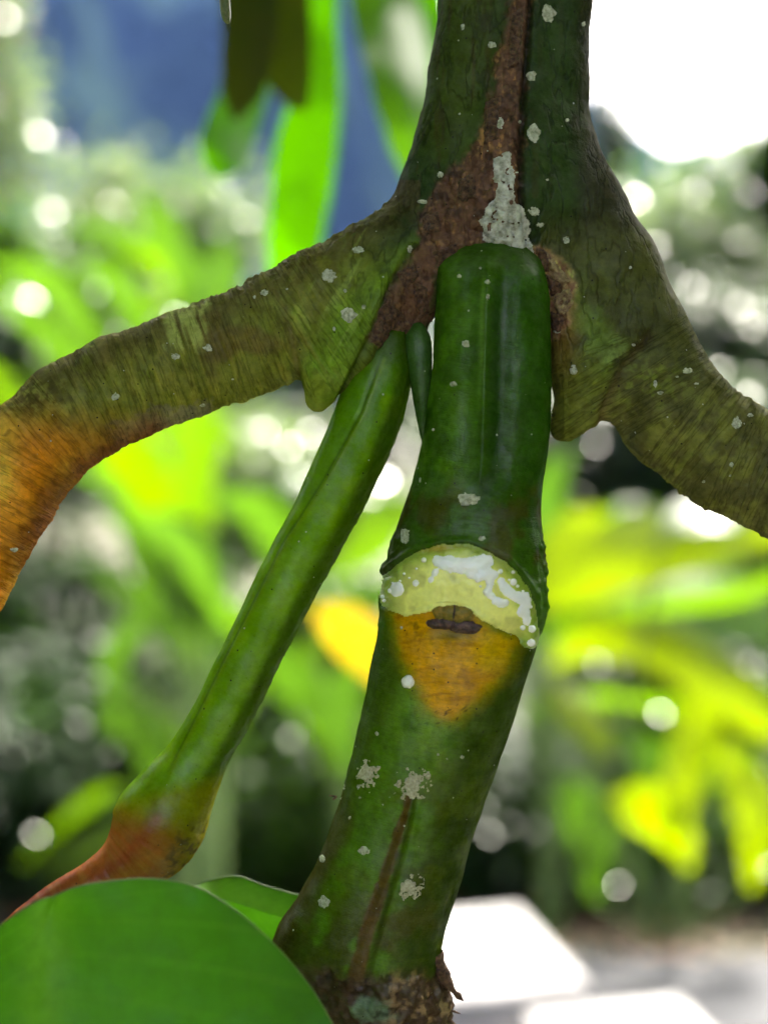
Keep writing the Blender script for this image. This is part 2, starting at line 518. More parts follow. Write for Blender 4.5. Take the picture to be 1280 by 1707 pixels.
def vnormals(V, Fq):
    n = np.zeros_like(V)
    fn = np.cross(V[Fq[:, 2]] - V[Fq[:, 0]], V[Fq[:, 3 if Fq.shape[1] == 4 else 1]] - V[Fq[:, 1 if Fq.shape[1] == 4 else 0]])
    for k in range(Fq.shape[1]):
        np.add.at(n, Fq[:, k], fn)
    return n / (np.linalg.norm(n, axis=1, keepdims=True) + 1e-12)

V, Fq = surface_nets(F, lo, gs)
del F
nv0 = len(V)
for it in range(2):    # relax
    s = np.zeros_like(V); c = np.zeros(len(V))
    for a, b in ((0, 1), (1, 2), (2, 3), (3, 0)):
        np.add.at(s, Fq[:, a], V[Fq[:, b]]); np.add.at(c, Fq[:, a], 1)
    V = V * 0.4 + 0.6 * s / np.maximum(c, 1)[:, None]
# one linear subdivision, so that bark and colour can be fine
def subdivide(V, Fq):
    E = np.concatenate([Fq[:, [k, (k + 1) % 4]] for k in range(4)])
    E.sort(axis=1)
    key = E[:, 0] * len(V) + E[:, 1]
    u, inv = np.unique(key, return_inverse=True)
    ev = (V[u // len(V)] + V[u % len(V)]) / 2
    fv = V[Fq].mean(1)
    n, m = len(V), len(Fq)
    e = inv.reshape(4, m).T + n
    f = np.arange(m) + n + len(u)
    G = np.concatenate([np.stack([Fq[:, k], e[:, k], f, e[:, (k + 3) % 4]], -1) for k in range(4)])
    return np.concatenate([V, ev, fv]), G
front = V[Fq].mean(1)[:, 2] < 1e9
V, Fq = subdivide(V, Fq)
nrm = vnormals(V, Fq)
if (nrm * (V - np.array([220, 420, D0]))).sum() < 0:
    Fq = Fq[:, ::-1]; nrm = -nrm
V[:, 2] = D0 + (V[:, 2] - D0) * 0.86
nrm = vnormals(V, Fq)
px, py = project(V)

dl, arcl = line_d(px, py, np.array(LEFT))
dr, arcr = line_d(px, py, np.array(RIGHT))
BARK = [(850, -200), (850, 0), (828, 106), (812, 159), (797, 212), (776, 262), (748, 275), (725, 312), (704, 350), (694, 400), (672, 450), (640, 505), (612, 560), (640, 590),
        (700, 575), (720, 520), (722, 470), (742, 432), (800, 412), (860, 418), (866, 300), (872, 150), (890, 0), (890, -200)]
wob = fbm(V, 30, 3, 3)
wob2 = fbm(V, 11, 3, 7)
bark = sstep(8, -8, poly_sd(px, py, BARK) + wob * 10 + wob2 * 5)
CRUSTR = [(885, 410), (900, 405), (945, 440), (960, 480), (955, 520), (938, 560), (915, 570), (905, 500), (893, 450)]
crot = sstep(7, -7, poly_sd(px, py, CRUSTR) + wob2 * 6)
# displacement: rough bark, cross wrinkles, lumps, grooves
disp = bark * (fbm(V, 14, 3, 21) * 3.6 + fbm(V, 5, 2, 22) * 1.6 + 2.0)
disp += crot * (fbm(V, 16, 3, 24) * 3.0 + fbm(V, 6, 2, 25) * 0.8 + 1)
disp += fbm(V, 26, 3, 31) * 1.3
gd, ga = line_d(px, py, np.array([(884, -200), (884, 0), (872, 160), (866, 260), (868, 330), (880, 420)]))
disp -= 9 * np.exp(-(gd / 6.0) ** 2) * (1 + 0.4 * wob2)
gd2, _ = line_d(px, py, np.array([(690, 410), (655, 470), (628, 540), (596, 610), (562, 680)]))
disp -= 8 * np.exp(-(gd2 / 7.0) ** 2)
gd3, _ = line_d(px, py, np.array([(912, 560), (918, 640), (918, 700)]))
# branch masks
onL = sstep(620, 480, px) * (py > 380)
onR = sstep(560, 700, py) * (px > 940)
q = np.stack([arcl / 7.0, dl / 60.0, V[:, 2] / 70.0], -1)
wrL = fbm(q, 1.0, 2, 41)
q = np.stack([arcr / 7.5, dr / 60.0, V[:, 2] / 70.0], -1)
wrR = fbm(q, 1.0, 2, 43)
disp += onL * wrL * 2.0 + onR * wrR * 2.2
edge_top = sstep(40, 85, dl) * (py < 560) * sstep(200, 330, px) * sstep(310, 350, py) * (px < 700)
disp += edge_top * np.maximum(fbm(V, 10, 2, 51), 0) * 4.0
disp += onR * sstep(0.35, 0.9, fbm(V, 13, 2, 53)) * 2.5
cr1, _ = line_d(px, py, np.array([(452, 455), (478, 520), (490, 580), (497, 650)]))
cr2, _ = line_d(px, py, np.array([(1002, 708), (1010, 670), (1040, 610), (1080, 560)]))
disp -= 5 * np.exp(-(cr1 / 8) ** 2) * sstep(440, 520, py) + 5 * np.exp(-(cr2 / 8) ** 2)
fold = fbm(np.stack([(px + 0.55 * py) / 9.0, (py - 0.5 * px) / 120.0, V[:, 2] / 80], -1), 1.0, 2, 57)
disp += 1.6 * fold * blob(px, py, 585, 520, 80, 110)
V = V + nrm * disp[:, None]
nrm = vnormals(V, Fq)

# ---- colour of the bark and skin
G0 = 1.0
c = np.tile(lin(40, 54, 24), (len(V), 1))
n_lo = fbm(V, 90, 3, 61); n_md = fbm(V, 34, 3, 62); n_hi = fbm(V, 12, 3, 63)
st = fbm(np.stack([V[:, 0] / 12, V[:, 1] / 160, V[:, 2] / 12], -1), 1.0, 3, 64)
c = mix(c, lin(64, 74, 24), 0.8 * sstep(60, -40, poly_sd(px, py, [(745, -200), (835, -200), (815, 120), (775, 250), (735, 255), (715, 230)])))
c = mix(c, lin(62, 50, 28), 0.55 * sstep(0.1, 0.7, st) * (py < 330))
c = mix(c, lin(46, 62, 26), 0.8 * sstep(40, -30, poly_sd(px, py, [(890, -200), (950, -200), (945, 250), (960, 340), (900, 330), (888, 200)])))
c = mix(c, lin(52, 48, 32), 0.8 * sstep(945, 985, px) * (py < 420))
# right branch
c = mix(c, lin(76, 74, 36), 0.85 * sstep(330, 430, py) * (px > 900))
c = mix(c, lin(70, 64, 34), 0.7 * onR)
c = mix(c, lin(96, 94, 38), 0.5 * onR * sstep(-0.3, 0.9, n_md + wrR * 0.6))
c = mix(c, lin(92, 112, 34), 0.8 * blob(px, py, 985, 560, 42, 80) * sstep(-0.5, 0.5, n_md + 0.2))
c = mix(c, lin(118, 135, 70), 0.65 * blob(px, py, 1022, 592, 32, 26) * sstep(-0.2, 0.4, n_hi))
c = mix(c, lin(96, 104, 34), 0.6 * blob(px, py, 1080, 640, 60, 40) * sstep(0.0, 0.5, n_hi))
c = mix(c, lin(84, 86, 30), 0.8 * sstep(30, -10, poly_sd(px, py, [(915, 560), (990, 600), (1000, 690), (935, 740), (915, 690)])))
c = mix(c, lin(122, 86, 44), 0.65 * blob(px, py, 938, 560, 24, 60))
# left branch
top = sstep(-10, -75, (py - (np.interp(px, [0, 100, 200, 300, 400, 480, 545, 620, 700], [770, 700, 648, 611, 575, 542, 500, 445, 400]))))
c = mix(c, lin(100, 98, 36), 0.9 * sstep(680, 560, px) * (py > 330))
c = mix(c, lin(110, 122, 46), 0.85 * blob(px, py, 550, 510, 120, 90) * sstep(-0.5, 0.4, n_md))
c = mix(c, lin(98, 122, 34), 0.9 * sstep(30, -20, poly_sd(px, py, [(690, 410), (640, 500), (570, 670), (520, 690), (495, 640), (560, 520)])))
c = mix(c, lin(118, 110, 44), 0.6 * onL * sstep(0.0, 0.6, wrL + n_md * 0.4))
c = mix(c, lin(74, 60, 38), 0.7 * top * (px < 700) * (py > 300) * sstep(-0.7, 0.2, n_md + 0.3))
c = mix(c, lin(80, 56, 32), 0.6 * onL * sstep(0.15, 0.6, n_lo) * sstep(40, -40, dl - 60))
c = mix(c, lin(150, 152, 84), 0.7 * sstep(10, -14, poly_sd(px, py, [(278, 522), (345, 505), (345, 580), (300, 592), (275, 575)]) + n_hi * 12) * sstep(-0.3, 0.4, wrL + 0.2))
c = mix(c, lin(110, 100, 84), 0.75 * sstep(12, -10, poly_sd(px, py, [(185, 715), (230, 690), (300, 678), (350, 672), (350, 700), (260, 725), (195, 745)]) + n_hi * 14))
c = mix(c, lin(128, 124, 62), 0.6 * blob(px, py, 60, 665, 55, 30) * sstep(-0.1, 0.4, n_hi))
org = sstep(70, -70, line_d(px, py, np.array([(260, 720), (150, 730), (60, 760), (0, 840), (-80, 1000), (-140, 1120)]))[0] - 75 + n_md * 20)
c = mix(c, lin(126, 90, 32), 0.75 * org * sstep(380, 160, px) * sstep(650, 750, py + 0.1 * (200 - px) + 14 * n_md))
c = mix(c, lin(196, 112, 16), 0.92 * org * sstep(220, 30, px + 0.2 * (py - 750)) * sstep(670, 790, py + 0.10 * (200 - px) + 16 * n_md))
c = mix(c, lin(104, 54, 26), 0.85 * sstep(60, 0, line_d(px, py, np.array([(250, 735), (150, 785), (90, 860), (50, 930)]))[0] + n_md * 12) * (px < 300))
c = mix(c, lin(214, 160, 64), 0.85 * blob(px, py, 0, 775, 30, 80))
c = mix(c, lin(70, 50, 32), 0.6 * np.exp(-(cr1 / 9) ** 2) * sstep(470, 560, py) + 0.6 * np.exp(-(cr2 / 9) ** 2))  # dark hollow of the creases put into the colour, slightly brown
c = mix(c, lin(150, 162, 82), 0.5 * sstep(0.3, 0.9, fold) * blob(px, py, 600, 500, 70, 100))
# bark
c = mix(c, lin(82, 54, 44), 0.95 * bark)
c = mix(c, lin(118, 84, 58), 0.7 * bark * sstep(0.25, 0.9, fbm(V, 10, 3, 71)))
c = mix(c, lin(150, 105, 65), 0.6 * bark * sstep(0.45, 0.9, fbm(np.stack([V[:, 0] / 6, V[:, 1] / 26, V[:, 2] / 6], -1), 1.0, 3, 72)) * (py < 300))
c = mix(c, lin(38, 26, 22), 0.7 * bark * sstep(0.2, 0.8, fbm(V, 17, 3, 73)))
c = mix(c, lin(126, 96, 70), 0.9 * crot)
c = mix(c, lin(150, 148, 78), 0.8 * crot * sstep(0.1, 0.5, n_hi) * sstep(530, 450, py))
c = mix(c, lin(96, 58, 50), 0.8 * crot * sstep(0.1, 0.5, fbm(V, 12, 2, 76)))
c = mix(c, lin(30, 22, 18), 0.85 * np.exp(-(gd / 7.0) ** 2) * (py < 430))
c = mix(c, lin(24, 26, 14), 0.5 * np.exp(-(gd2 / 6.0) ** 2))
c = c * (1 + 0.22 * n_hi + 0.16 * n_md)[:, None]
c = c * (1 + 0.42 * np.maximum(onL, onR) + 0.22)[:, None]
c = np.clip(c * np.array([0.86, 0.93, 0.82]) * (1 + 0.2 * onR)[:, None] * (1 + 0.55 * np.maximum(bark, crot))[:, None], 0.003, 0.8)
# streak coordinates
swL = (arcl + 26 * n_md + 10 * n_hi > 150) & (px < 700) & (py > 360)
swR = (arcr + 34 * n_md + 12 * n_hi > 330) & (px > 900)
along = np.where(swL[:, None], np.stack([arcl / 8.5, dl / 90, V[:, 2] / 90], -1),
        np.where(swR[:, None], np.stack([arcr / 8.5, dr / 90, V[:, 2] / 90], -1),
                 np.stack([V[:, 0] / 34, V[:, 1] / 90, V[:, 2] / 34], -1)))
col4 = np.concatenate([c, np.ones((len(V), 1))], 1)
Wd = to_world(V)
nw = np.stack([nrm[:, 0], nrm[:, 1], -nrm[:, 2]], -1) @ R.T
# split the one skin into its three parts, keeping the smooth normals across the joins
isL = (px < 640 + 0.35 * (py - 430)) & (px < 690) & (py > 290)
isR = (px > 905) & (py > 330)
fc = np.where(isL[Fq].mean(1) > 0.5, 1, np.where(isR[Fq].mean(1) > 0.5, 2, 0))
PARTS = {}
BV = {}
for k, nm in enumerate(('main_stem', 'side_branch', 'side_branch')):
    f = Fq[fc == k]
    u, inv = np.unique(f, return_inverse=True)
    f2 = inv.reshape(f.shape)
    PARTS[k] = mesh_obj(nm, Wd[u], f2[:, ::-1], M['stem'], shrub, attrs={'Col': col4[u], 'uvw': along[u]}, normals=nw[u])
PARTS[1]['label'] = 'arching branch turning orange at its bend'
PARTS[2]['label'] = 'wrinkled brown green branch'
BVnode = BVHTree.FromPolygons(Wd.tolist(), Fq.tolist())

# ---- the branch in the middle, row by row from its outline
rows = np.array([  # y, left, right, depth of axis, half depth
    (376, 742, 888, -74, 70), (400, 736, 896, -75, 80), (418, 733, 899, -75, 84), (430, 730, 901, -76, 86), (450, 726, 906, -77, 90), (500, 727, 915, -78, 94), (600, 721, 918, -74, 96),
    (700, 710, 917, -68, 97), (760, 699, 911, -64, 98), (800, 689, 905, -62, 100), (850, 671, 902, -60, 106), (900, 654, 905, -58, 116), (950, 641, 909, -56, 122), (990, 635, 911, -55, 124),
    (1020, 634, 910, -54, 124), (1045, 630, 904, -52, 123), (1080, 624, 893, -50, 121), (1150, 611, 870, -46, 118), (1200, 600, 855, -42, 117), (1250, 589, 838, -38, 116), (1300, 576, 820, -34, 115),
    (1350, 561, 803, -30, 115), (1400, 544, 787, -26, 115), (1450, 523, 772, -22, 116), (1500, 494, 757, -18, 118), (1540, 466, 744, -15, 120), (1575, 452, 736, -12, 122), (1600, 465, 734, -10, 118),
    (1620, 480, 737, -10, 114), (1640, 494, 746, -10, 110), (1665, 508, 752, -10, 106), (1707, 522, 755, -8, 104), (1760, 535, 760, -4, 106), (1900, 545, 770, 0, 112), (2100, 530, 790, 0, 125)])
yy = np.concatenate([np.arange(376, 440, 2.0), np.arange(440, 1720, 2.6), np.arange(1720, 2100, 14)])
def smooth_interp(y, k):
    a = np.interp(y, rows[:, 0], rows[:, k])
    return (np.interp(y - 9, rows[:, 0], rows[:, k]) + 2 * a + np.interp(y + 9, rows[:, 0], rows[:, k])) / 4 if k > 2 else (np.interp(y - 5, rows[:, 0], rows[:, k]) + 2 * a + np.interp(y + 5, rows[:, 0], rows[:, k])) / 4
lft, rgt, zc, hb = (smooth_interp(yy, k) for k in (1, 2, 3, 4))
hb = hb * 0.86; zc = zc * 0.95 + 78 * sstep(480, 378, yy) ** 1.3
NS = 300
th = np.linspace(0, 2 * math.pi, NS, endpoint=False)
cx = (lft + rgt) / 2; hw = (rgt - lft) / 2
T, Yp = np.meshgrid(th, yy)
ct, sn = np.cos(T), np.sin(T)
X = cx[:, None] + hw[:, None] * np.sign(ct) * np.abs(ct) ** 0.94
Zq = zc[:, None] - hb[:, None] * np.sign(sn) * np.abs(sn) ** 0.94
rx = np.interp(yy, [400, 440, 770, 840, 3000], [806, 806, 796, 790, 790])[:, None]
rm = (sn > 0) * np.interp(yy, [430, 470, 700, 790, 830], [0, 1, 1, .6, 0])[:, None]
Zq = Zq - rm * (8 * np.exp(-np.abs(X - rx) / 9.0) - 10.0 * np.exp(-((X - rx - 28) / 18) ** 2) - 4 * np.exp(-((X - rx + 24) / 18) ** 2))
# brown fissure in the lower half
fx = np.interp(yy, [1300, 1350, 1450, 1560, 1640], [688, 676, 645, 610, 590])[:, None]
fw = np.interp(yy, [1300, 1312, 1400, 1500, 1640], [0.5, 6, 10, 12, 14])[:, None]
fm = (sn > 0) * sstep(1298, 1318, Yp)
Zq = Zq + fm * (-3.0 * np.exp(-((X - fx) / fw) ** 2) + 3.0 * np.exp(-((X - fx - fw * 1.5) / 7) ** 2) + 1.5 * np.exp(-((X - fx + fw * 1.6) / 7) ** 2))
# soft lip under the cut
Zq = Zq + (sn > 0) * 6.0 * np.exp(-((Yp - 1040 - 0.10 * (X - 750)) / 15) ** 2) * sstep(640, 680, X) * sstep(880, 830, X)
s = (D0 + zc[:, None]) / D0
Lp = np.stack([(X - 640) * s, (853.5 - Yp) * s, D0 + Zq], -1).reshape(-1, 3)
Fc = grid_faces(len(yy), NS, True)
nC = vnormals(Lp, Fc)
ctr = np.repeat(np.stack([(cx - 640) * s[:, 0], (853.5 - yy) * s[:, 0], D0 + zc], -1), NS, 0)
if (nC * (Lp - ctr)).sum() < 0:
    Fc = Fc[:, ::-1]; nC = -nC
px, py = project(Lp)
basebark = sstep(1605, 1640, py + 10 * fbm(Lp, 22, 3, 81))
dsp = fbm(Lp, 60, 2, 82) * 1.6 + fbm(Lp, 16, 2, 83) * 0.5 + basebark * (fbm(Lp, 22, 3, 84) * 7 + fbm(Lp, 8, 3, 85) * 3)
sdc = poly_sd(px, py, [(627, 974), (642, 957), (663, 941), (687, 924), (711, 915), (739, 908), (780, 907), (814, 920), (842, 936), (862, 957), (880, 981), (890, 1005), (897, 1036), (903, 1070), (888, 1083), (835, 1049), (783, 1018), (735, 1012), (677, 1027), (637, 1010)])
dsp += (nC[:, 2] < 0.2) * (6.0 * np.exp(-((sdc - 5) / 6) ** 2) * sstep(1060, 960, py) - 6.0 * sstep(4, -8, sdc))
side = sstep(0.5, 0.95, np.abs(nC[:, 0])) * sstep(860, 930, py) * sstep(1080, 1010, py)
dsp += side * np.maximum(fbm(Lp, 14, 2, 86), -0.2) * 5
Lp = Lp + nC * dsp[:, None]
nh, nm_, nl = fbm(Lp, 12, 3, 91), fbm(Lp, 36, 3, 92), fbm(Lp, 110, 2, 93)
c = np.tile(lin(60, 94, 34), (len(Lp), 1))
c = mix(c, lin(78, 112, 48), 0.75 * sstep(-0.5, 0.5, nm_) * sstep(800, 770, px) * (py < 830))  # ridge shading painted in: lighter left flank, darker right flank and valley
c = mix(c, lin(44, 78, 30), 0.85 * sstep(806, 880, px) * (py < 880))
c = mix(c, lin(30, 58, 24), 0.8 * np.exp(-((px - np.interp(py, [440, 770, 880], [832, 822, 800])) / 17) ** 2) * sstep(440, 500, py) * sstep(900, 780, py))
c = mix(c, lin(52, 74, 42), 0.7 * sstep(475, 425, py + 12 * nm_))
c = mix(c, lin(112, 146, 110), 0.55 * np.exp(-((px - np.interp(py, [440, 770], [806, 796])) / 4.5) ** 2) * sstep(440, 480, py) * sstep(720, 600, py))  # pale highlight painted along the ridge
c = mix(c, lin(66, 54, 34), 0.75 * sstep(-0.1, 0.6, nm_ + 0.5 * blob(px, py, 710, 860, 60, 50)) * sstep(760, 850, py) * sstep(990, 930, py))
c = mix(c, lin(52, 46, 26), 0.5 * sstep(700, 660, px) * sstep(760, 860, py) * (py < 1000))
low = sstep(1030, 1090, py)
c = mix(c, lin(84, 118, 42), 0.92 * low)
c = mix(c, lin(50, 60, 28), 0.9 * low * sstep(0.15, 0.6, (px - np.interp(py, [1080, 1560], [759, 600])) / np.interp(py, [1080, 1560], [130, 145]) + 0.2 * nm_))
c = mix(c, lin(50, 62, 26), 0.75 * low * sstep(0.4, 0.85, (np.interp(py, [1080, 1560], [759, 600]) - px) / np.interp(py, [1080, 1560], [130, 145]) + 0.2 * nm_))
c = mix(c, lin(120, 150, 84), 0.6 * blob(px, py, 715, 1230, 70, 80) * sstep(-0.6, 0.5, nm_))
c = mix(c, lin(76, 84, 42), 0.6 * low * sstep(1180, 1330, py) * sstep(-0.2, 0.5, nm_))
c = mix(c, lin(66, 58, 36), 0.7 * low * sstep(1440, 1560, py) * sstep(-0.3, 0.5, nm_ + nl))
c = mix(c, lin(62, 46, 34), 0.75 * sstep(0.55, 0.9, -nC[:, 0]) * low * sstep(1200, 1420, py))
f_x = np.interp(py, [1300, 1350, 1450, 1560, 1640], [688, 676, 645, 610, 590]); f_w = np.interp(py, [1300, 1312, 1400, 1500, 1640], [0.5, 5, 9, 12, 15])
c = mix(c, lin(92, 62, 50), 0.92 * sstep(1.25, 0.7, np.abs(px - f_x) / f_w + 0.25 * nh) * sstep(1300, 1312, py))
c = mix(c, lin(30, 24, 16), 0.55 * np.exp(-((px - f_x - f_w * 1.5) / 6) ** 2) * sstep(1310, 1330, py))
# orange leaf-base below the cut
ORG = [(655, 1024), (720, 1000), (800, 1030), (864, 1066), (850, 1102), (826, 1140), (795, 1172), (764, 1192), (735, 1194), (710, 1182), (692, 1150), (678, 1115), (662, 1080)]
od = poly_sd(px, py, ORG) + nm_ * 10 + nh * 4 - 14 * blob(px, py, 742, 1185, 30, 30)
c = mix(c, lin(150, 132, 30), 0.8 * sstep(26, -6, od))
c = mix(c, lin(226, 152, 4), 0.96 * sstep(6, -22, od))
c = mix(c, lin(230, 158, 20), 0.6 * blob(px, py, 745, 1110, 45, 30))
c = mix(c, lin(206, 168, 34), 0.7 * blob(px, py, 822, 1090, 34, 40) * sstep(4, -14, od))
arcw = fbm(np.stack([px / 60, (py - 0.0016 * (px - 750) ** 2) / 4.5, 0 * px], -1), 1.0, 2, 99)
c = mix(c, lin(168, 100, 26), 0.5 * sstep(0.2, 0.8, arcw) * sstep(0, -16, od))
c = mix(c, lin(120, 112, 40), 0.75 * blob(px, py, 752, 1058, 40, 12))
c = mix(c, lin(120, 90, 34), 0.6 * sstep(0.35, 0.8, nh) * sstep(0, -10, od) * sstep(1130, 1060, py))
c = mix(c, lin(26, 22, 14), 0.85 * sstep(0.62, 0.8, fbm(Lp, 6, 2, 98)) * (blob(px, py, 745, 1190, 60, 26) + 0.5 * blob(px, py, 800, 1100, 30, 40) + 0.6 * blob(px, py, 690, 1070, 25, 40)))
# bark at the base
c = mix(c, lin(72, 54, 42), 0.95 * basebark)
c = mix(c, lin(150, 126, 96), 0.8 * basebark * sstep(0.1, 0.6, fbm(Lp, 16, 3, 95)) * sstep(620, 660, px))
c = mix(c, lin(96, 120, 100), 0.85 * sstep(0.2, 0.6, blob(px, py, 618, 1684, 34, 22) + 0.2 * nh))
c = mix(c, lin(28, 22, 18), 0.7 * basebark * sstep(0.2, 0.7, fbm(Lp, 20, 3, 96)))
c = c * (1 + 0.2 * nh + 0.18 * nm_)[:, None]
c = np.clip(c * (np.array([0.84, 0.95, 0.22]) * (1 - basebark[:, None]) + np.array([1.0, 0.92, 0.8]) * basebark[:, None]), 0.003, 0.8)
uv = np.stack([Lp[:, 1] / 6 + Lp[:, 0] * 0.03, Lp[:, 0] / 50, Lp[:, 2] / 50], -1)
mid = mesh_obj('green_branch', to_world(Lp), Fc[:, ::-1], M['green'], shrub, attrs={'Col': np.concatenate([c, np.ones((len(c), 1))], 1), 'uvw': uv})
mid['label'] = 'dark green branch with the fresh cut'
WC = to_world(Lp)
BVmid = BVHTree.FromPolygons(WC.tolist(), Fc.tolist())

# ---- tubes for the thin shoot and for what goes on out of the frame
def frames(C):
    t = np.gradient(C, axis=0); t /= np.linalg.norm(t, axis=1, keepdims=True)
    ref = np.array([0.0, 0, 1.0])
    n1 = np.cross(t, np.tile(ref, (len(C), 1)))
    bad = np.linalg.norm(n1, axis=1) < 1e-3
    n1[bad] = np.array([1.0, 0, 0])
    n1 /= np.linalg.norm(n1, axis=1, keepdims=True)
    n2 = np.cross(t, n1)
    return t, n1, n2

def spline(pts, n):
    """Catmull-Rom through rows of pts"""
    p = np.asarray(pts, float)
    q = np.vstack([2 * p[0] - p[1], p, 2 * p[-1] - p[-2]])
    seg = np.linspace(0, len(p) - 1 - 1e-6, n)
    i = seg.astype(int); f = (seg - i)[:, None]
    a, b, c_, d = q[i], q[i + 1], q[i + 2], q[i + 3]
    return 0.5 * (2 * b + (c_ - a) * f + (2 * a - 5 * b + 4 * c_ - d) * f ** 2 + (3 * b - a - 3 * c_ + d) * f ** 3)

def tube(C, r, ns):
    t, n1, n2 = frames(C)
    th = np.linspace(0, 2 * math.pi, ns, endpoint=False)
    return C[:, None, :] + r[:, None, None] * (np.cos(th)[None, :, None] * n1[:, None, :] + np.sin(th)[None, :, None] * n2[:, None, :]), th

SH = [(652, 545, -36, 34), (644, 588, -44, 44), (626, 655, -48, 54), (598, 735, -48, 55), (552, 835, -46, 53), (505, 923, -44, 52), (460, 1010, -42, 50.5), (412, 1107, -40, 48.5), (371, 1190, -38, 49), (328, 1264, -36, 51),
      (296, 1316, -36, 64), (270, 1362, -38, 76), (248, 1402, -44, 71), (210, 1442, -54, 51), (162, 1474, -66, 40), (104, 1503, -78, 34), (40, 1546, -96, 29), (-10, 1600, -110, 25)]
sp = spline([np.append(P(a, b, z), r) for a, b, z, r in SH], 420)
Cc, rr = sp[:, :3], sp[:, 3]
NT = 150
ring, th = tube(Cc, rr, NT)
Lp = ring.reshape(-1, 3)
Fs = grid_faces(420, NT, True)
nS = vnormals(Lp, Fs)
if (nS * (Lp - np.repeat(Cc, NT, 0))).sum() < 0:
    Fs = Fs[:, ::-1]; nS = -nS
px, py = project(Lp)
# ridge line running down the shoot, dark at its foot
RL = np.array([(640, 600), (607, 690), (545, 800), (478, 905), (425, 1010), (372, 1115), (318, 1225), (280, 1300)])
dS, aS = line_d(px, py, RL)
sgn = np.sign((px - np.interp(py, RL[:, 1], RL[:, 0])))
frontm = sstep(0.0, 0.35, -nS[:, 2])
dsp = frontm * (1.6 * np.exp(-np.abs(dS) / 4) - 1.0 * np.exp(-((dS * sgn + 7) / 4.5) ** 2)) * sstep(1310, 1250, py) * sstep(590, 660, py)
dsp += fbm(Lp, 50, 2, 101) * 1.2
arcS = np.repeat(np.concatenate([[0], np.cumsum(np.linalg.norm(np.diff(Cc, axis=0), axis=1))]), NT)
pet = sstep(1335, 1420, py - 0.15 * (px - 230))
wrS = fbm(np.stack([arcS / 7, px * 0 + 3, Lp[:, 2] / 60], -1), 1, 2, 103)
dsp += 1.6 * sstep(1314, 1332, py + 0.28 * (px - 275)) * sstep(1420, 1370, py)
dsp += pet * wrS * 0.7 * sstep(-0.4, 0.6, fbm(Lp, 30, 2, 107) + 0.2)
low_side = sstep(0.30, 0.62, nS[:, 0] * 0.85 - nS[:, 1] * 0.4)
dsp += low_side * fbm(Lp, 9, 3, 104) * 1.4
Lp = Lp + nS * dsp[:, None]
nh, nm_ = fbm(Lp, 11, 3, 105), fbm(Lp, 40, 3, 106)
c = np.tile(lin(136, 184, 40), (len(Lp), 1))
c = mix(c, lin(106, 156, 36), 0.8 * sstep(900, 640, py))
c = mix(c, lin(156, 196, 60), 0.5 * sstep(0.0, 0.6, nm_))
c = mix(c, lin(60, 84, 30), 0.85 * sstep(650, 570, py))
c = mix(c, lin(44, 60, 24), 0.66 * low_side * (1 + 0.2 * nm_))  # shadowed right facet painted darker
c = mix(c, lin(70, 104, 28), 0.7 * np.exp(-((dS * sgn + 5) / 2.6) ** 2) * frontm * sstep(1310, 1250, py))
c = mix(c, lin(142, 168, 70), 0.6 * np.exp(-(dS / 3.5) ** 2) * frontm * sstep(1320, 1270, py))
c = mix(c, lin(170, 160, 40), 0.85 * sstep(1300, 1340, py + 0.25 * (px - 270)))
c = mix(c, lin(204, 112, 66), 0.9 * sstep(1345, 1405, py + 0.7 * (px - 262) * -1 * 0.35 + 8 * nm_) * sstep(330, 262, px + 0.3 * (py - 1400)))
c = mix(c, lin(140, 62, 44), 0.8 * sstep(170, 80, px) * sstep(1400, 1450, py))
c = mix(c, lin(206, 160, 84), 0.25 * pet * sstep(0.1, 0.7, wrS))
c = mix(c, lin(186, 70, 50), 0.6 * np.exp(-(line_d(px, py, np.array([(262, 1365), (235, 1400), (205, 1435), (160, 1465)]))[0] / 12) ** 2))
c = mix(c, lin(96, 82, 62), 0.8 * sstep(1330, 1400, py) * low_side * sstep(-0.2, 0.4, nh))
c = np.clip(c * (1 + 0.12 * nh + 0.12 * nm_)[:, None] * (np.array([0.50, 0.57, 0.07]) * (1 - pet[:, None]) + np.array([0.66, 0.58, 0.45]) * pet[:, None]), 0.002, 0.8)
uvS = np.stack([arcS / 9, np.sin(np.tile(th, 420)) * 1.5, np.cos(np.tile(th, 420)) * 1.5], -1)
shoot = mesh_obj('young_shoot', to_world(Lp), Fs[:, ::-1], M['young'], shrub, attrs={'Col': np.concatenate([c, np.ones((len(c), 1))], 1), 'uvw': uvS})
shoot['label'] = 'slim bright green shoot ending in a reddish leaf stalk'
BVshoot = BVHTree.FromPolygons(to_world(Lp).tolist(), Fs.tolist())

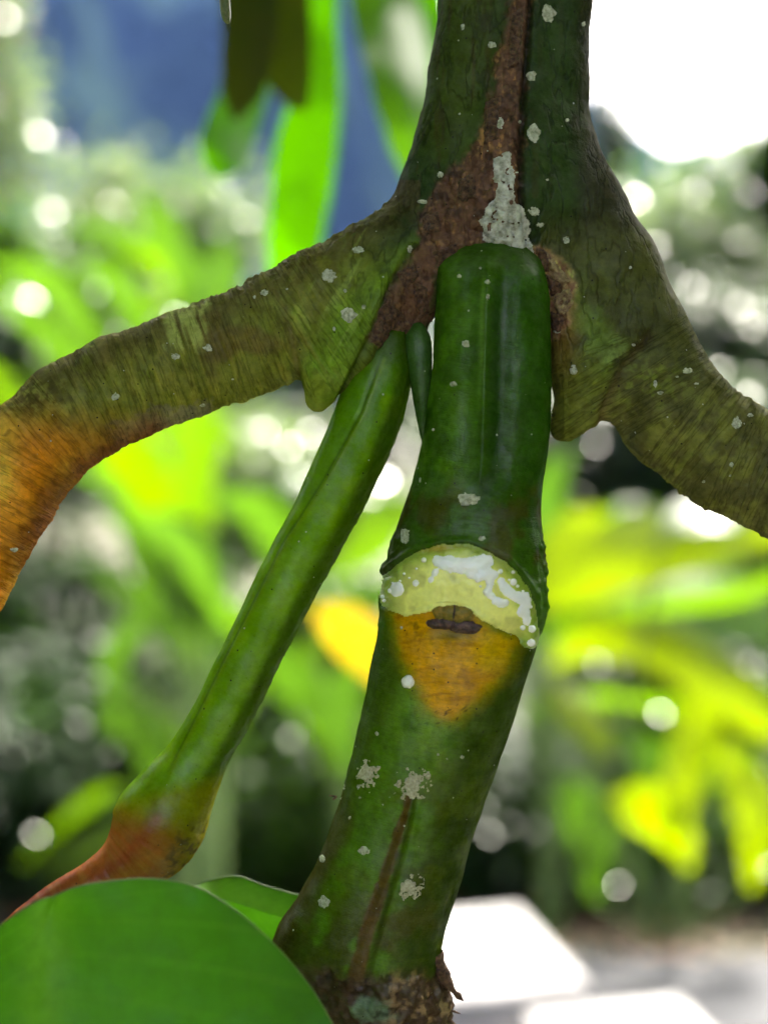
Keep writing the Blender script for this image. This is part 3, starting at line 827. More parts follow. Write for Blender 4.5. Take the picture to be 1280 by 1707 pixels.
# ---- thin layers lying on the skin: cut flesh, sap, lichen
CAM = np.array([0, 0, CAMZ])
def skin_patch(name, bv, H, x0, x1, y0, y1, step, mat, parent, sink=0.8, extra=None):
    """a raised layer: H(px,py) gives its thickness in pixels, below zero outside"""
    gx = np.arange(x0, x1 + step, step); gy = np.arange(y0, y1 + step, step)
    GX, GY = np.meshgrid(gx, gy, indexing='ij')
    h = H(GX, GY)
    keep = h > -1.0
    Vv = np.zeros(GX.shape + (3,)); ok = np.zeros(GX.shape, bool)
    for i, j in np.argwhere(keep):
        d = to_world(P(GX[i, j], GY[i, j])) - CAM
        d /= np.linalg.norm(d)
        loc, n, fi, dist = bv.ray_cast(Vector(CAM), Vector(d))
        if loc is None: continue
        n = np.array(n)
        if n @ d > 0: n = -n
        # keep the layer from sliding sideways at the rim
        n = n * 0.6 - d * 0.4; n /= np.linalg.norm(n)
        Vv[i, j] = np.array(loc) + n * (h[i, j] if h[i, j] > 0 else -sink) * U
        ok[i, j] = True
    f = grid_faces(*GX.shape)
    good = ok.ravel()[f].all(1) & (h.ravel()[f] > 0).any(1)
    f = f[good]
    if len(f) == 0: return None
    u, inv = np.unique(f, return_inverse=True)
    f = inv.reshape(f.shape)
    return mesh_obj(name, Vv.reshape(-1, 3)[u], f[:, ::-1], mat, parent)

def n2(x, y, sc, seed, o=3):
    return fbm(np.stack([x, y, 0 * x + seed * 7.7], -1), sc, o, seed)

SCAR = [(627, 974), (642, 957), (663, 941), (687, 924), (711, 915), (739, 908), (780, 907), (814, 920), (842, 936), (862, 957), (880, 981), (890, 1005), (895, 1036), (899, 1070),
        (888, 1083), (869, 1075), (862, 1060), (835, 1049), (807, 1036), (783, 1018), (759, 1010), (735, 1012), (711, 1020), (677, 1027), (656, 1020), (637, 1010), (632, 994)]
def Hscar(x, y):
    d = -poly_sd(x, y, SCAR) + n2(x, y, 9, 5) * 1.6
    h = 4.5 + 3.0 * sstep(0, 8, d) + 4 * sstep(4, 40, d)
    return np.where(d > 0, h + n2(x, y, 14, 8) * 1.0, -2 * (d < -5) - 0.5)
scar = skin_patch('cut_surface', BVmid, Hscar, 618, 912, 898, 1092, 2.0, M['flesh'], mid)
scar['label'] = 'pale yellow green crescent of freshly cut flesh'
sv = np.array([v.co for v in scar.data.vertices]) + origin_of(mid)
BVscar = BVHTree.FromPolygons(sv.tolist(), [list(p.vertices) for p in scar.data.polygons])
# darker green rind of the cut along its upper edge
spx, spy = project(np.stack([((sv - CAM) @ R)[:, 0], ((sv - CAM) @ R)[:, 1], -((sv - CAM) @ R)[:, 2]], -1) / U)
rind, _ = line_d(spx, spy, np.array(SCAR[:16]))
cc = np.tile(lin(240, 238, 132), (len(sv), 1))
rn = n2(spx, spy, 18, 3)
cc = mix(cc, lin(172, 192, 74), 0.9 * sstep(36, 12, rind + rn * 9))
cc = mix(cc, lin(120, 148, 44), 0.8 * sstep(16, 4, rind + rn * 4))
cc = mix(cc, lin(170, 140, 44), 0.8 * blob(spx, spy, 725, 914, 34, 7))
cc = mix(cc, lin(178, 176, 92), 0.5 * sstep(0.1, 0.7, n2(spx, spy, 26, 6)))
cc = mix(cc, lin(128, 150, 60), 0.6 * sstep(690, 645, spx))
me = scar.data
a_ = me.attributes.new('Col', 'FLOAT_COLOR', 'POINT'); a_.data.foreach_set('color', np.concatenate([cc, np.ones((len(cc), 1))], 1).astype(np.float32).ravel())
m, nt, b, out = new_mat('cut_flesh_wet')
at_ = N(nt, 'ShaderNodeAttribute', attribute_name='Col'); tc = N(nt, 'ShaderNodeTexCoord')
nz = N(nt, 'ShaderNodeTexNoise', i_Scale=1400.0, i_Detail=3.0); nt.links.new(tc.outputs['Object'], nz.inputs['Vector'])
vm = N(nt, 'ShaderNodeVectorMath', operation='SCALE'); nt.links.new(at_.outputs['Color'], vm.inputs[0])
nt.links.new(math_node(nt, 'MULTIPLY_ADD', nz.outputs['Fac'], 0.3, 0.85), vm.inputs['Scale'])
nt.links.new(vm.outputs[0], b.inputs['Base Color']); b.inputs['Roughness'].default_value = 0.3
bp = N(nt, 'ShaderNodeBump', i_Strength=0.35, i_Distance=0.0002); nt.links.new(nz.outputs['Fac'], bp.inputs['Height']); nt.links.new(bp.outputs[0], b.inputs['Normal'])
me.materials.clear(); me.materials.append(m)

def cr(L):  # crop coordinates of the close study -> photo pixels
    return [(560 + x / 2.909, 850 + y / 2.909, r / 2.909) for x, y, r in L]
POOL = cr([(488, 245, 20), (515, 255, 28), (545, 262, 32), (590, 270, 35), (640, 270, 38), (690, 268, 40), (732, 245, 28), (650, 318, 15), (690, 325, 24), (730, 312, 26), (765, 315, 22), (478, 305, 16), (460, 340, 14),
           (745, 355, 20), (740, 385, 14), (725, 400, 14), (750, 415, 16), (775, 440, 20), (802, 455, 20), (825, 450, 14)])
RUN = cr([(800, 345, 16), (812, 370, 22), (830, 395, 22), (855, 412, 22), (885, 428, 22), (912, 425, 28), (925, 460, 21), (918, 500, 22), (925, 538, 20), (890, 500, 15), (895, 480, 12)])
DROPS = cr([(295, 385, 34), (385, 355, 15), (425, 243, 12), (330, 310, 7), (262, 392, 12), (225, 420, 10), (232, 440, 8), (390, 285, 6), (796, 298, 12), (860, 350, 16), (858, 303, 8), (942, 470, 9), (905, 572, 12), (950, 578, 18), (945, 645, 18), (940, 430, 6),
            (310, 345, 6), (355, 330, 5), (275, 355, 6), (700, 370, 6), (838, 340, 6), (880, 370, 8), (905, 395, 7)])
def Hblobs(L, wob=1.0, top=3.8):
    def H(x, y):
        f = np.full(x.shape, -1e9)
        acc = np.zeros(x.shape)
        for bx, by, r in L:
            acc += np.exp(-(((x - bx) ** 2 + (y - by) ** 2) / (r * r)) * 1.1)
        d = acc - 0.30 + n2(x, y, 5, 4, 2) * 0.13 * wob
        return np.where(d > 0, top * np.sqrt(np.clip(d, 0, 0.9)) + 0.3, np.where(d > -0.2, -0.5, -2))
    return H
def bb(L, m=8):
    A = np.array(L)
    return (A[:, 0] - A[:, 2]).min() - m, (A[:, 0] + A[:, 2]).max() + m, (A[:, 1] - A[:, 2]).min() - m, (A[:, 1] + A[:, 2]).max() + m
skin_patch('sap_pool', BVscar, Hblobs(POOL), *bb(POOL), 1.2, M['latex'], mid)['label'] = 'white milky sap pooling on the cut'
skin_patch('sap_pool', BVscar, Hblobs(RUN), *bb(RUN), 1.2, M['latex'], mid)['label'] = 'white milky sap running down the cut'
for d in DROPS:
    skin_patch('sap_drop', BVscar, Hblobs([d], 0.5, 4.5 if d[2] > 4 else 3.2), *bb([d], 4), 0.8 if d[2] < 5 else 1.2, M['latex'], mid)

# bud below the cut: two dark scales under a green cap
def Hb(x0, y0, rx, ry, top, ang=0.0, seed=1):
    ca, sa = math.cos(ang), math.sin(ang)
    def H(x, y):
        u = ((x - x0) * ca + (y - y0) * sa) / rx; v = (-(x - x0) * sa + (y - y0) * ca) / ry
        d = 1 - (u * u + v * v) + 0.30 * n2(x, y, 9, seed, 3)
        return np.where(d > 0, top * np.sqrt(np.clip(d, 0, 1)) + 0.2, np.where(d > -0.5, -0.5, -2))
    return H
skin_patch('bud_cap', BVmid, Hb(756, 1024, 36, 15, 8, 0.06, 4), 712, 804, 1004, 1046, 1.2, M['budgreen'], mid)
skin_patch('bud_scale', BVmid, Hb(739, 1039, 28, 10, 9, -0.04, 2), 702, 776, 1020, 1060, 1.2, M['bud'], mid)
skin_patch('bud_scale', BVmid, Hb(774, 1045, 29, 11, 9, 0.12, 3), 738, 812, 1024, 1068, 1.2, M['bud'], mid)
for q in ([(757, 1014), (756, 1026), (754, 1040), (752, 1050)],):
    def Hl(x, y, q=q):
        d = 1.6 - line_d(x, y, np.array(q))[0] + n2(x, y, 5, 3)
        return np.where(d > 0, 9.5, np.where(d > -2, -0.5, -2))
    skin_patch('bud_fringe', BVmid, Hl, 700, 812, 1006, 1062, 1.0, M['bud'], mid)
# lichen and crust: each patch its own piece
def Hsp(x0, y0, rx, ry, seed, top=3.0, rag=0.34):
    def H(x, y):
        u = (x - x0) / rx; v = (y - y0) / ry
        sc = max(3.0, 0.6 * min(rx, ry))
        d = 1 - np.sqrt(u * u + v * v) + rag * n2(x, y, sc, seed, 3)
        return np.where(d > 0, top * np.clip(d * 2.2, 0.12, 1) * (1 + 0.4 * n2(x, y, 4, seed + 1, 2)), np.where(d > -0.9, -0.4, -2))
    return H
def spots(bv, parent, L, mat, name='lichen_spot', top=1.6):
    for k, (x, y, rx_, ry_) in enumerate(L):
        kk_ = 0.52 + 0.48 * ((int(x * 7 + y * 13) % 10) / 9.0); rx_ *= kk_; ry_ *= kk_ * (0.85 + 0.3 * ((int(x + y) % 5) / 4.0))
        st_ = 1.4 if max(rx_, ry_) > 7 else 1.0
        skin_patch(name, bv, Hsp(x, y, rx_, ry_, int(x * 3 + y) % 97 + 1, top if rx_ > 6 else 1.2), x - rx_ * 1.5, x + rx_ * 1.5, y - ry_ * 1.5, y + ry_ * 1.5, st_, mat, parent)
spots(BVnode, PARTS[0], [(914, 22, 16, 22), (820, 75, 9, 8), (885, 127, 11, 10), (888, 221, 11, 13), (832, 205, 8, 9), (866, 203, 4.5, 4.5), (733, 291, 7, 6), (704, 336, 9, 5), (890, 352, 11, 9), (900, 375, 8, 6), (683, 415, 5, 7),
                          (912, 300, 3, 3), (766, 190, 3, 3), (771, 45, 5, 9), (945, 200, 4, 5), (972, 40, 5, 6)], M['lichen'])
spots(BVnode, PARTS[2], [(943, 400, 9, 9), (955, 617, 8, 9), (928, 552, 9, 7), (931, 529, 5, 7), (1055, 575, 6, 6), (1228, 705, 14, 15), (1218, 775, 7, 7), (1092, 640, 5, 7), (1146, 618, 10, 5), (1160, 640, 8, 5), (1128, 628, 5, 4), (1172, 803, 5, 5),
                          (1216, 793, 4, 4), (1050, 446, 3.5, 3.5), (1100, 655, 6, 5), (1250, 692, 6, 4)], M['lichen'])
spots(BVnode, PARTS[1], [(582, 525, 12, 13), (548, 460, 13, 12), (293, 594, 12, 9), (347, 580, 8, 6), (193, 662, 8, 8), (557, 548, 4, 6), (597, 416, 10, 6), (575, 484, 3.5, 3.5), (478, 482, 4, 4), (440, 488, 9, 6), (424, 495, 4, 4), (606, 512, 4, 4), (388, 632, 3.5, 3.5), (338, 676, 6, 4), (85, 735, 3, 3), (25, 917, 8, 5), (545, 388, 7, 4), (520, 405, 8, 4)], M['lichen'])
spots(BVmid, mid, [(776, 573, 11, 9), (755, 640, 8, 6), (780, 832, 19, 13), (675, 893, 10, 17), (803, 898, 7, 6), (607, 1418, 15, 11), (540, 1503, 9, 9), (600, 1330, 4.5, 5), (571, 1310, 5, 9), (583, 1363, 4.5, 7), (537, 1432, 6, 7), (628, 1223, 4, 5), (597, 1312, 4, 5),
                   (800, 447, 4, 4), (812, 470, 7, 6), (765, 460, 6, 5), (722, 716, 4, 4), (813, 495, 4, 5), (700, 800, 4, 9), (565, 1330, 5, 6), (745, 1265, 3.5, 3.5), (730, 1258, 3, 3), (770, 1262, 4, 4), (669, 1046, 4, 6)], M['lichen'])
for x, y, rx_, ry_ in [(612, 1292, 16, 20), (688, 1308, 25, 23), (683, 1480, 17, 19)]:
    def Hlace(x_, y_, a=x, b=y, r1=rx_, r2=ry_):
        d = 1 - np.hypot((x_ - a) / r1, (y_ - b) / r2) + 0.5 * n2(x_, y_, 7, 61, 2) - 0.75 * sstep(0.25, 0.8, n2(x_, y_, 4, 62, 2))
        return np.where(d > 0, 3.2 * np.clip(d * 3, 0.2, 1), np.where(d > -0.9, -0.4, -2))
    skin_patch('lichen_spot', BVmid, Hlace, x - 1.6 * rx_, x + 1.6 * rx_, y - 1.6 * ry_, y + 1.6 * ry_, 1.1, M['tan'], mid)
CR = [(816, 258), (850, 256), (860, 300), (862, 330), (874, 352), (886, 395), (892, 432), (882, 444), (855, 424), (820, 414), (800, 402), (794, 374), (808, 350), (824, 330), (818, 300)]
def Hcr(x, y):
    d = -poly_sd(x, y, CR) + n2(x, y, 16, 12) * 9 - 2
    cra = np.abs(n2(x, y, 24, 14, 2))
    crack = sstep(0.05, 0.0, cra) * sstep(4, 12, d)
    return np.where(d > 0, 2.6 * sstep(-2, 12, d) + n2(x, y, 7, 13) * 1.3 - crack * 4, np.where(d > -8, -0.5, -2))
skin_patch('lichen_crust', BVnode, Hcr, 785, 905, 245, 455, 1.6, M['crust'], PARTS[0], sink=2)['label'] = 'large chalky white lichen crust'
# a clear sap bead
dd = skin_patch('sap_bead', BVmid, Hb(680, 1137, 11, 11, 9, 0, 5), 662, 698, 1120, 1155, 1.0, M['latex'], mid)

# bark flakes in the two forks: bent, curling scraps of dry bark
def flake(name, pts, bv, lift, mat, parent, seed):
    poly = np.array(pts, float)
    x0, y0 = poly.min(0) - 3; x1, y1 = poly.max(0) + 3
    def H(x, y):
        d = -poly_sd(x, y, poly) + n2(x, y, 6, seed) * 2.4
        g = (x - x0) / (x1 - x0) * 0.6 + (y1 - y) / (y1 - y0) * 0.4
        return np.where(d > 0, lift * (0.35 + g) * sstep(-1, 5, d) + 2.2 * n2(x, y, 8, seed + 3), np.where(d > -5, -0.6, -2))
    return skin_patch(name, bv, H, x0, x1, y0, y1, 1.6, mat, parent)
for k, pl in enumerate([[(618, 570), (632, 515), (650, 498), (655, 540), (645, 585)], [(650, 500), (668, 520), (692, 548), (670, 575), (650, 580)], [(690, 470), (712, 480), (716, 520), (700, 530), (692, 500)],
                        [(660, 455), (690, 440), (700, 462), (676, 480)], [(700, 360), (730, 350), (735, 385), (708, 395)], [(760, 300), (790, 290), (795, 330), (765, 340)], [(720, 420), (760, 405), (765, 425), (730, 445)], [(808, 170), (832, 160), (830, 230), (806, 240)], [(852, 20), (872, 15), (866, 110), (846, 118)]]):
    flake('bark_flake', pl, BVnode, 5.5, M['bark'], PARTS[0], 20 + k)
for k, pl in enumerate([[(894, 412), (912, 420), (915, 450), (900, 458)], [(906, 418), (928, 440), (950, 468), (940, 482), (918, 462)], [(910, 458), (935, 470), (938, 492), (916, 492)], [(925, 486), (950, 480), (955, 508), (935, 528), (922, 510)], [(918, 520), (940, 525), (934, 555), (918, 548)]]):
    flake('bark_flake', pl, BVnode, 8, M['barkpale'] if k % 2 else M['bark'], PARTS[2], 40 + k)

# pointed green stipule between shoot and branch
ST = spline([np.append(P(a, b, z), r) for a, b, z, r in [(690, 540, -50, 12), (696, 570, -62, 22), (701, 630, -66, 18), (704, 690, -62, 11), (706, 738, -58, 3)]], 60)
rg, th_ = tube(ST[:, :3], ST[:, 3], 40)
c = np.tile(lin(52, 84, 30), (60 * 40, 1)) * (1 + 0.15 * fbm(rg.reshape(-1, 3), 14, 3, 7))[:, None]
mesh_obj('stipule', to_world(rg.reshape(-1, 3)), grid_faces(60, 40, True), M['green'], shrub, attrs={'Col': np.concatenate([c, np.ones((2400, 1))], 1), 'uvw': rg.reshape(-1, 3) / 10})
# dry spine at the foot of the branch
for pts in ([(722, 1592, -40, 16), (742, 1632, -42, 10), (756, 1652, -42, 4.5), (764, 1660, -42, 5.5), (772, 1668, -42, 1)], [(748, 1682, -30, 3), (762, 1688, -34, 1.6), (768, 1690, -36, 0.6)], [(556, 1332, -36, 2.5), (560, 1328, -40, 1.5), (548, 1326, -42, 0.8)]):
    sp = spline([np.append(P(*p[:3]), p[3]) for p in pts], 24)
    rg, _ = tube(sp[:, :3], sp[:, 3] * (1 + 0.25 * fbm(sp[:, :3], 8, 2, 3)), 14)
    mesh_obj('spine', to_world(rg.reshape(-1, 3)), grid_faces(24, 14, True), M['bark'], shrub)

# branches going on beyond the picture, down to the ground and up to the leafy top
def limb(pts, n, ns, mat, cols, name='limb', parent=None):
    sp = spline(pts, n)
    rg, _ = tube(sp[:, :3], sp[:, 3], ns)
    V_ = rg.reshape(-1, 3)
    c = np.tile(cols, (len(V_), 1)) * (1 + 0.3 * fbm(V_, 0.006, 3, 9))[:, None]
    return mesh_obj(name, V_, grid_faces(n, ns, True), mat, parent or shrub, attrs={'Col': np.concatenate([c, np.ones((len(c), 1))], 1), 'uvw': V_ * 600})
def wp(px, py, z, r):
    return np.append(to_world(P(px, py, z)), r * U)
eL = wp(-118, 1075, -86, 73); eR = wp(1405, 838, -24, 92)
limb([eL, wp(-210, 1260, -110, 70), wp(-330, 1500, -90, 66), np.array([-0.14, 0.235, 1.30, 0.006]), np.array([-0.20, 0.27, 1.22, 0.0045])], 40, 32, M['stem'], lin(150, 96, 34))
limb([eR, wp(1560, 890, -20, 90), np.array([0.16, 0.24, 1.47, 0.0085]), np.array([0.26, 0.27, 1.46, 0.0075]), np.array([0.36, 0.29, 1.50, 0.006])], 40, 32, M['stem'], lin(66, 58, 34))
up0 = to_world(P(858, -120, 10))
limb([np.append(up0, 0.0118), np.append(up0 + [0.004, 0.004, 0.06], 0.0120), np.array([0.035, 0.25, 1.78, 0.011]), np.array([0.06, 0.31, 1.92, 0.010]), np.array([0.09, 0.37, 2.08, 0.008])], 40, 32, M['stem'], lin(52, 56, 30))
dn = to_world(P(660, 2050, 0))
limb([np.append(dn, 0.0120), np.append(dn + [0, 0, -0.1], 0.0135), np.array([base_pt[0] + 0.01, base_pt[1] + 0.01, 0.9, 0.016]), np.array([base_pt[0] - 0.01, base_pt[1], 0.4, 0.018]), np.array([base_pt[0], base_pt[1], -0.03, 0.024])], 60, 32, M['stem'], lin(70, 62, 44))

# ---- leaves of the shrub near the lens
def outline_leaf(name, rib, right, left, zfun, mat, parent, n=240, m=44, rib_r=None, margin=True):
    """blade between a midrib and its two margins, all in photo pixels"""
    def res(L, n):
        L = np.array(L, float); s_ = np.concatenate([[0], np.cumsum(np.hypot(*np.diff(L, axis=0).T))]); t = np.linspace(0, s_[-1], n)
        return np.stack([np.interp(t, s_, L[:, 0]), np.interp(t, s_, L[:, 1])], -1)
    rb = res(rib, n); rt = res(spline(right, 90), n); lf = res(spline(left, 90), n)
    a = np.linspace(0, 1, m)
    G = np.concatenate([lf[:, None] + (rb - lf)[:, None] * a[None, :-1, None], rb[:, None] + (rt - rb)[:, None] * a[None, :, None]], 1)
    cross = np.concatenate([-(1 - a[:-1]), a])[None, :].repeat(n, 0)
    z = zfun(G[..., 0], G[..., 1], cross)
    s_ = (D0 + z) / D0
    L = np.stack([(G[..., 0] - 640) * s_, (853.5 - G[..., 1]) * s_, D0 + z], -1)
    along_ = np.linspace(0, 1, n)[:, None].repeat(2 * m - 1, 1)
    dmid = np.hypot(G[..., 0] - rb[:, None, 0], G[..., 1] - rb[:, None, 1])
    vein = 0.85 * np.exp(-(dmid / 46.0) ** 2) + 0.22 * np.exp(-(dmid / 190.0) ** 2) + 0.10 * sstep(0.70, 0.99, np.sin((along_ - 0.22 * np.abs(cross)) * 75)) * sstep(0.02, 0.2, np.abs(cross))
    o = mesh_obj(name, to_world(L.reshape(-1, 3)), grid_faces(n, 2 * m - 1), mat, parent, attrs={'vein': vein.ravel()})
    if margin:
        for e in (0, -1):
            E = L[:, e]; rg, _ = tube(E, np.full(n, 1.3), 8)
            mesh_obj('leaf_margin', to_world(rg.reshape(-1, 3)), grid_faces(n, 8, True), M['margin'], o)
    if rib_r is not None:
        E = L[:, m - 1]; rr_ = np.linspace(rib_r[0], rib_r[1], n)
        rg, _ = tube(E, rr_, 14)
        rg = E[:, None] + (rg - E[:, None]) * np.array([1, 1, 0.5])
        mesh_obj('midrib', to_world(rg.reshape(-1, 3)), grid_faces(n, 14, True), M['rib'], o)
    return o
bl = outline_leaf('leaf', [(90, 1494), (78, 1600), (62, 1750), (45, 1950), (30, 2150), (22, 2330)],
    [(90, 1494), (130, 1478), (185, 1469), (255, 1465), (325, 1478), (385, 1512), (445, 1562), (500, 1622), (545, 1690), (590, 1790), (600, 1900), (570, 2020), (480, 2140), (300, 2250), (22, 2330)],
    [(90, 1494), (60, 1504), (5, 1540), (-70, 1605), (-150, 1700), (-210, 1820), (-230, 1950), (-200, 2080), (-120, 2220), (22, 2330)],
    lambda x, y, c_: -290 - 0.10 * (y - 1490) * 0.4 + 46 * np.abs(c_) ** 1.4 * sstep(1480, 1750, y) + 8 * n2(x, y, 160, 31) - 22 * np.exp(-(c_ * 3.2) ** 2) * -1 * 0.4, M['bigleaf'], shrub, rib_r=None)
bl['label'] = 'broad green leaf hanging low beside the cut branch'
l2 = outline_leaf('leaf', [(300, 1490), (380, 1500), (470, 1530)], [(300, 1490), (340, 1470), (395, 1461), (440, 1476), (500, 1493), (530, 1500)], [(300, 1490), (340, 1560), (420, 1640), (500, 1600), (540, 1560)],
    lambda x, y, c_: 60 + 30 * np.abs(c_) + 0.1 * (x - 300), M['bigleaf'], shrub, margin=True)
l2['label'] = 'folded leaf half hidden behind the broad leaf'

# ---- leaves hanging behind the stem, and the leafy top that shades it
M['hang_dark'] = leaf_material('shaded_hanging_leaf', lin(44, 54, 16), lin(60, 58, 20), lin(52, 66, 6), 0.2, 0.7, 40, 0.1)  # shade put into the colour: darker copy of the hanging leaf
M['hang'] = leaf_material('sunlit_hanging_leaf', lin(36, 92, 3), lin(48, 105, 4), (0.033, 0.135, 0.0005), 0.64, 0.6, 30)  # brighter copy for the leaves in the sun
M['hang_mid'] = leaf_material('green_hanging_leaf', lin(30, 72, 10), lin(46, 92, 12), (0.045, 0.135, 0.002), 0.6, 0.6, 20)
def blade(name, pts, hws, mat, parent, roll=0.0, fold=0.18, n=26, m=7, shape=True):
    """ribbon leaf: pts (px, py, dist m); hws half widths in px at those points"""
    C = np.array([at(*p) for p in pts]); w = np.array([h * p[2] * KD / D0 for h, p in zip(hws, pts)])
    sp = spline(np.column_stack([C, w]), n)
    C, w = sp[:, :3], np.maximum(sp[:, 3], 1e-4)
    t = np.gradient(C, axis=0); t /= np.linalg.norm(t, axis=1, keepdims=True)
    vd = C - CAM; vd /= np.linalg.norm(vd, axis=1, keepdims=True)
    sd = np.cross(t, vd); sd /= np.linalg.norm(sd, axis=1, keepdims=True) + 1e-9
    up = np.cross(sd, t)
    rl = roll + 0.25 * np.sin(np.linspace(0, 3, n))
    s2 = sd * np.cos(rl)[:, None] + up * np.sin(rl)[:, None]
    u2 = np.cross(s2, t)
    w = w / np.maximum(np.cos(rl), 0.4)
    a = np.linspace(-1, 1, m)
    V_ = C[:, None] + s2[:, None] * (a[None, :, None] * w[:, None, None]) + u2[:, None] * (np.abs(a)[None, :, None] * fold * w[:, None, None])
    V_ = V_ + 0.03 * w[:, None, None] * np.sin(np.arange(n) * 0.9)[:, None, None] * a[None, :, None] ** 2 * u2[:, None]
    return mesh_obj(name, V_.reshape(-1, 3), grid_faces(n, m), mat, parent)
blade('leaf', [(428, -140, .30), (426, -60, .30), (420, 40, .30), (412, 110, .30), (402, 160, .302), (392, 200, .305)], [48, 48, 46, 40, 30, 4], M['hang_dark'], shrub, 0.15, 0.12)['label'] = 'dark brownish leaf hanging behind the stem'
blade('leaf', [(466, -140, .315), (468, -60, .315), (470, 30, .315), (476, 100, .315), (490, 150, .318), (508, 186, .32)], [50, 50, 48, 44, 30, 4], M['hang_dark'], shrub, -0.15, 0.12)['label'] = 'second dark brownish leaf hanging behind the stem'
blade('leaf', [(430, -60, .36), (428, 60, .355), (408, 160, .35), (388, 215, .345), (372, 262, .34), (362, 298, .34)], [30, 40, 40, 42, 40, 6], M['hang'], shrub, 0.2, 0.12)
blade('leaf', [(540, -80, .37), (538, 60, .37), (530, 150, .37), (512, 240, .37), (500, 330, .37), (488, 430, .375), (474, 540, .38), (464, 620, .38)], [20, 26, 40, 52, 50, 42, 26, 4], M['hang'], shrub, -0.2, 0.12)
blade('leaf', [(620, -160, .40), (640, -40, .40), (660, 60, .39), (678, 160, .38), (690, 250, .38), (700, 330, .38)], [44, 56, 56, 48, 34, 6], M['hang_mid'], shrub, 0.35, 0.2)
blade('leaf', [(700, -160, .44), (706, 0, .43), (704, 100, .42), (708, 200, .42), (715, 300, .42)], [30, 38, 38, 30, 5], M['hang'], shrub, -0.2, 0.2)
# little dry tip poking into the frame
sp = spline([np.append(P(*p[:3]), p[3]) for p in [(374, -40, -40, 9), (375, 0, -40, 8.5), (377, 25, -40, 8), (379, 36, -40, 5), (379, 40, -40, 1)]], 24)
rg, _ = tube(sp[:, :3], sp[:, 3], 16)
mesh_obj('root_tip', to_world(rg.reshape(-1, 3)), grid_faces(24, 16, True), M['twig'], shrub)

M['topleaf'] = leaf_material('crown_shade_leaf', lin(30, 90, 18), lin(44, 110, 24), lin(80, 140, 20), 0.3, 0.35, 15)
def obovate(length, width, n=14, m=7):
    t = np.linspace(0, 1, n); w = width * np.sin(np.clip(t, 0, 1) ** 0.75 * math.pi) ** 0.7 * 0.5
    a = np.linspace(-1, 1, m)
    return np.stack([a[None, :] * w[:, None], (t * length)[:, None] + 0 * a[None, :], 0.16 * np.abs(a)[None, :] * w[:, None] - 0.18 * length * (t ** 2)[:, None] + 0 * a[None, :]], -1).reshape(-1, 3), grid_faces(n, m)
lv, lf_ = obovate(0.15, 0.095)
lme = bpy.data.meshes.new('leaf'); lme.from_pydata(lv.tolist(), [], lf_.tolist()); lme.materials.append(M['topleaf'])
lme.polygons.foreach_set('use_smooth', np.ones(len(lme.polygons), bool))
stem_c = to_world(P(700, 800, 0))
e1 = np.cross(SUNV, [0, 0, 1]); e1 /= np.linalg.norm(e1); e2 = np.cross(e1, SUNV)
k = 0
leaf_bases = []
rs = np.random.default_rng(8)
for a in np.linspace(-0.115, 0.13, 6):
    for b_ in np.linspace(-0.13, 0.13, 6):
        t = rs.uniform(0.34, 0.60) + max(0, -b_) * 0.6
        p = stem_c + e1 * (a + rs.normal(0, .012)) + e2 * (b_ + rs.normal(0, .012)) + SUNV * t
        rel = (p - CAM) @ R
        # stay out of the picture and out of the light of the hanging leaves
        if (rel[1] - 0.08) / max(-rel[2], 1e-3) < 0.42: continue
        o = bpy.data.objects.new('leaf', lme); COL.objects.link(o); o.parent = shrub
        ez = Vector(SUNV + rs.normal(0, .28, 3)).normalized()
        o.rotation_mode = 'QUATERNION'
        q_ = ez.to_track_quat('Z', 'Y')
        from mathutils import Quaternion
        o.rotation_quaternion = q_ @ Quaternion((0, 0, 1), rs.uniform(0, 6.28))
        o.location = Vector(p - base_pt) - o.rotation_quaternion @ Vector((0, 0.075, -0.01))
        sc_ = rs.uniform(0.85, 1.15); o.scale = (sc_, sc_, sc_)
        k += 1
        leaf_bases.append(p)

# unseen roof of leaves added to cut sky light, open towards the hanging leaves
hang_c = [at(400, 230, .35), at(510, 300, .37), at(510, 150, .37), at(680, 150, .40)]
for i in range(420):
    p = np.array([rs.uniform(-0.65, 0.65), rs.uniform(-0.45, 1.0), 0.0])
    p[2] = 1.5 + 0.36 + 0.42 * max(p[1], 0) + 0.16 * abs(p[0]) + rs.uniform(0, 0.16)
    if any(np.linalg.norm((p - h) - SUNV * ((p - h) @ SUNV)) < 0.14 for h in hang_c): continue
    if p[1] > 0 and (p[2] - 0.10 - 1.5) / p[1] < 0.34: continue
    o = bpy.data.objects.new('leaf', lme); COL.objects.link(o); o.parent = shrub
    o.rotation_mode = 'QUATERNION'
    ez = Vector((rs.normal(0, .35), rs.normal(0, .35), 1)).normalized()
    from mathutils import Quaternion
    o.rotation_quaternion = ez.to_track_quat('Z', 'Y') @ Quaternion((0, 0, 1), rs.uniform(0, 6.28))
    o.location = Vector(p - base_pt)
    if i % 6 == 0: leaf_bases += [p, p]
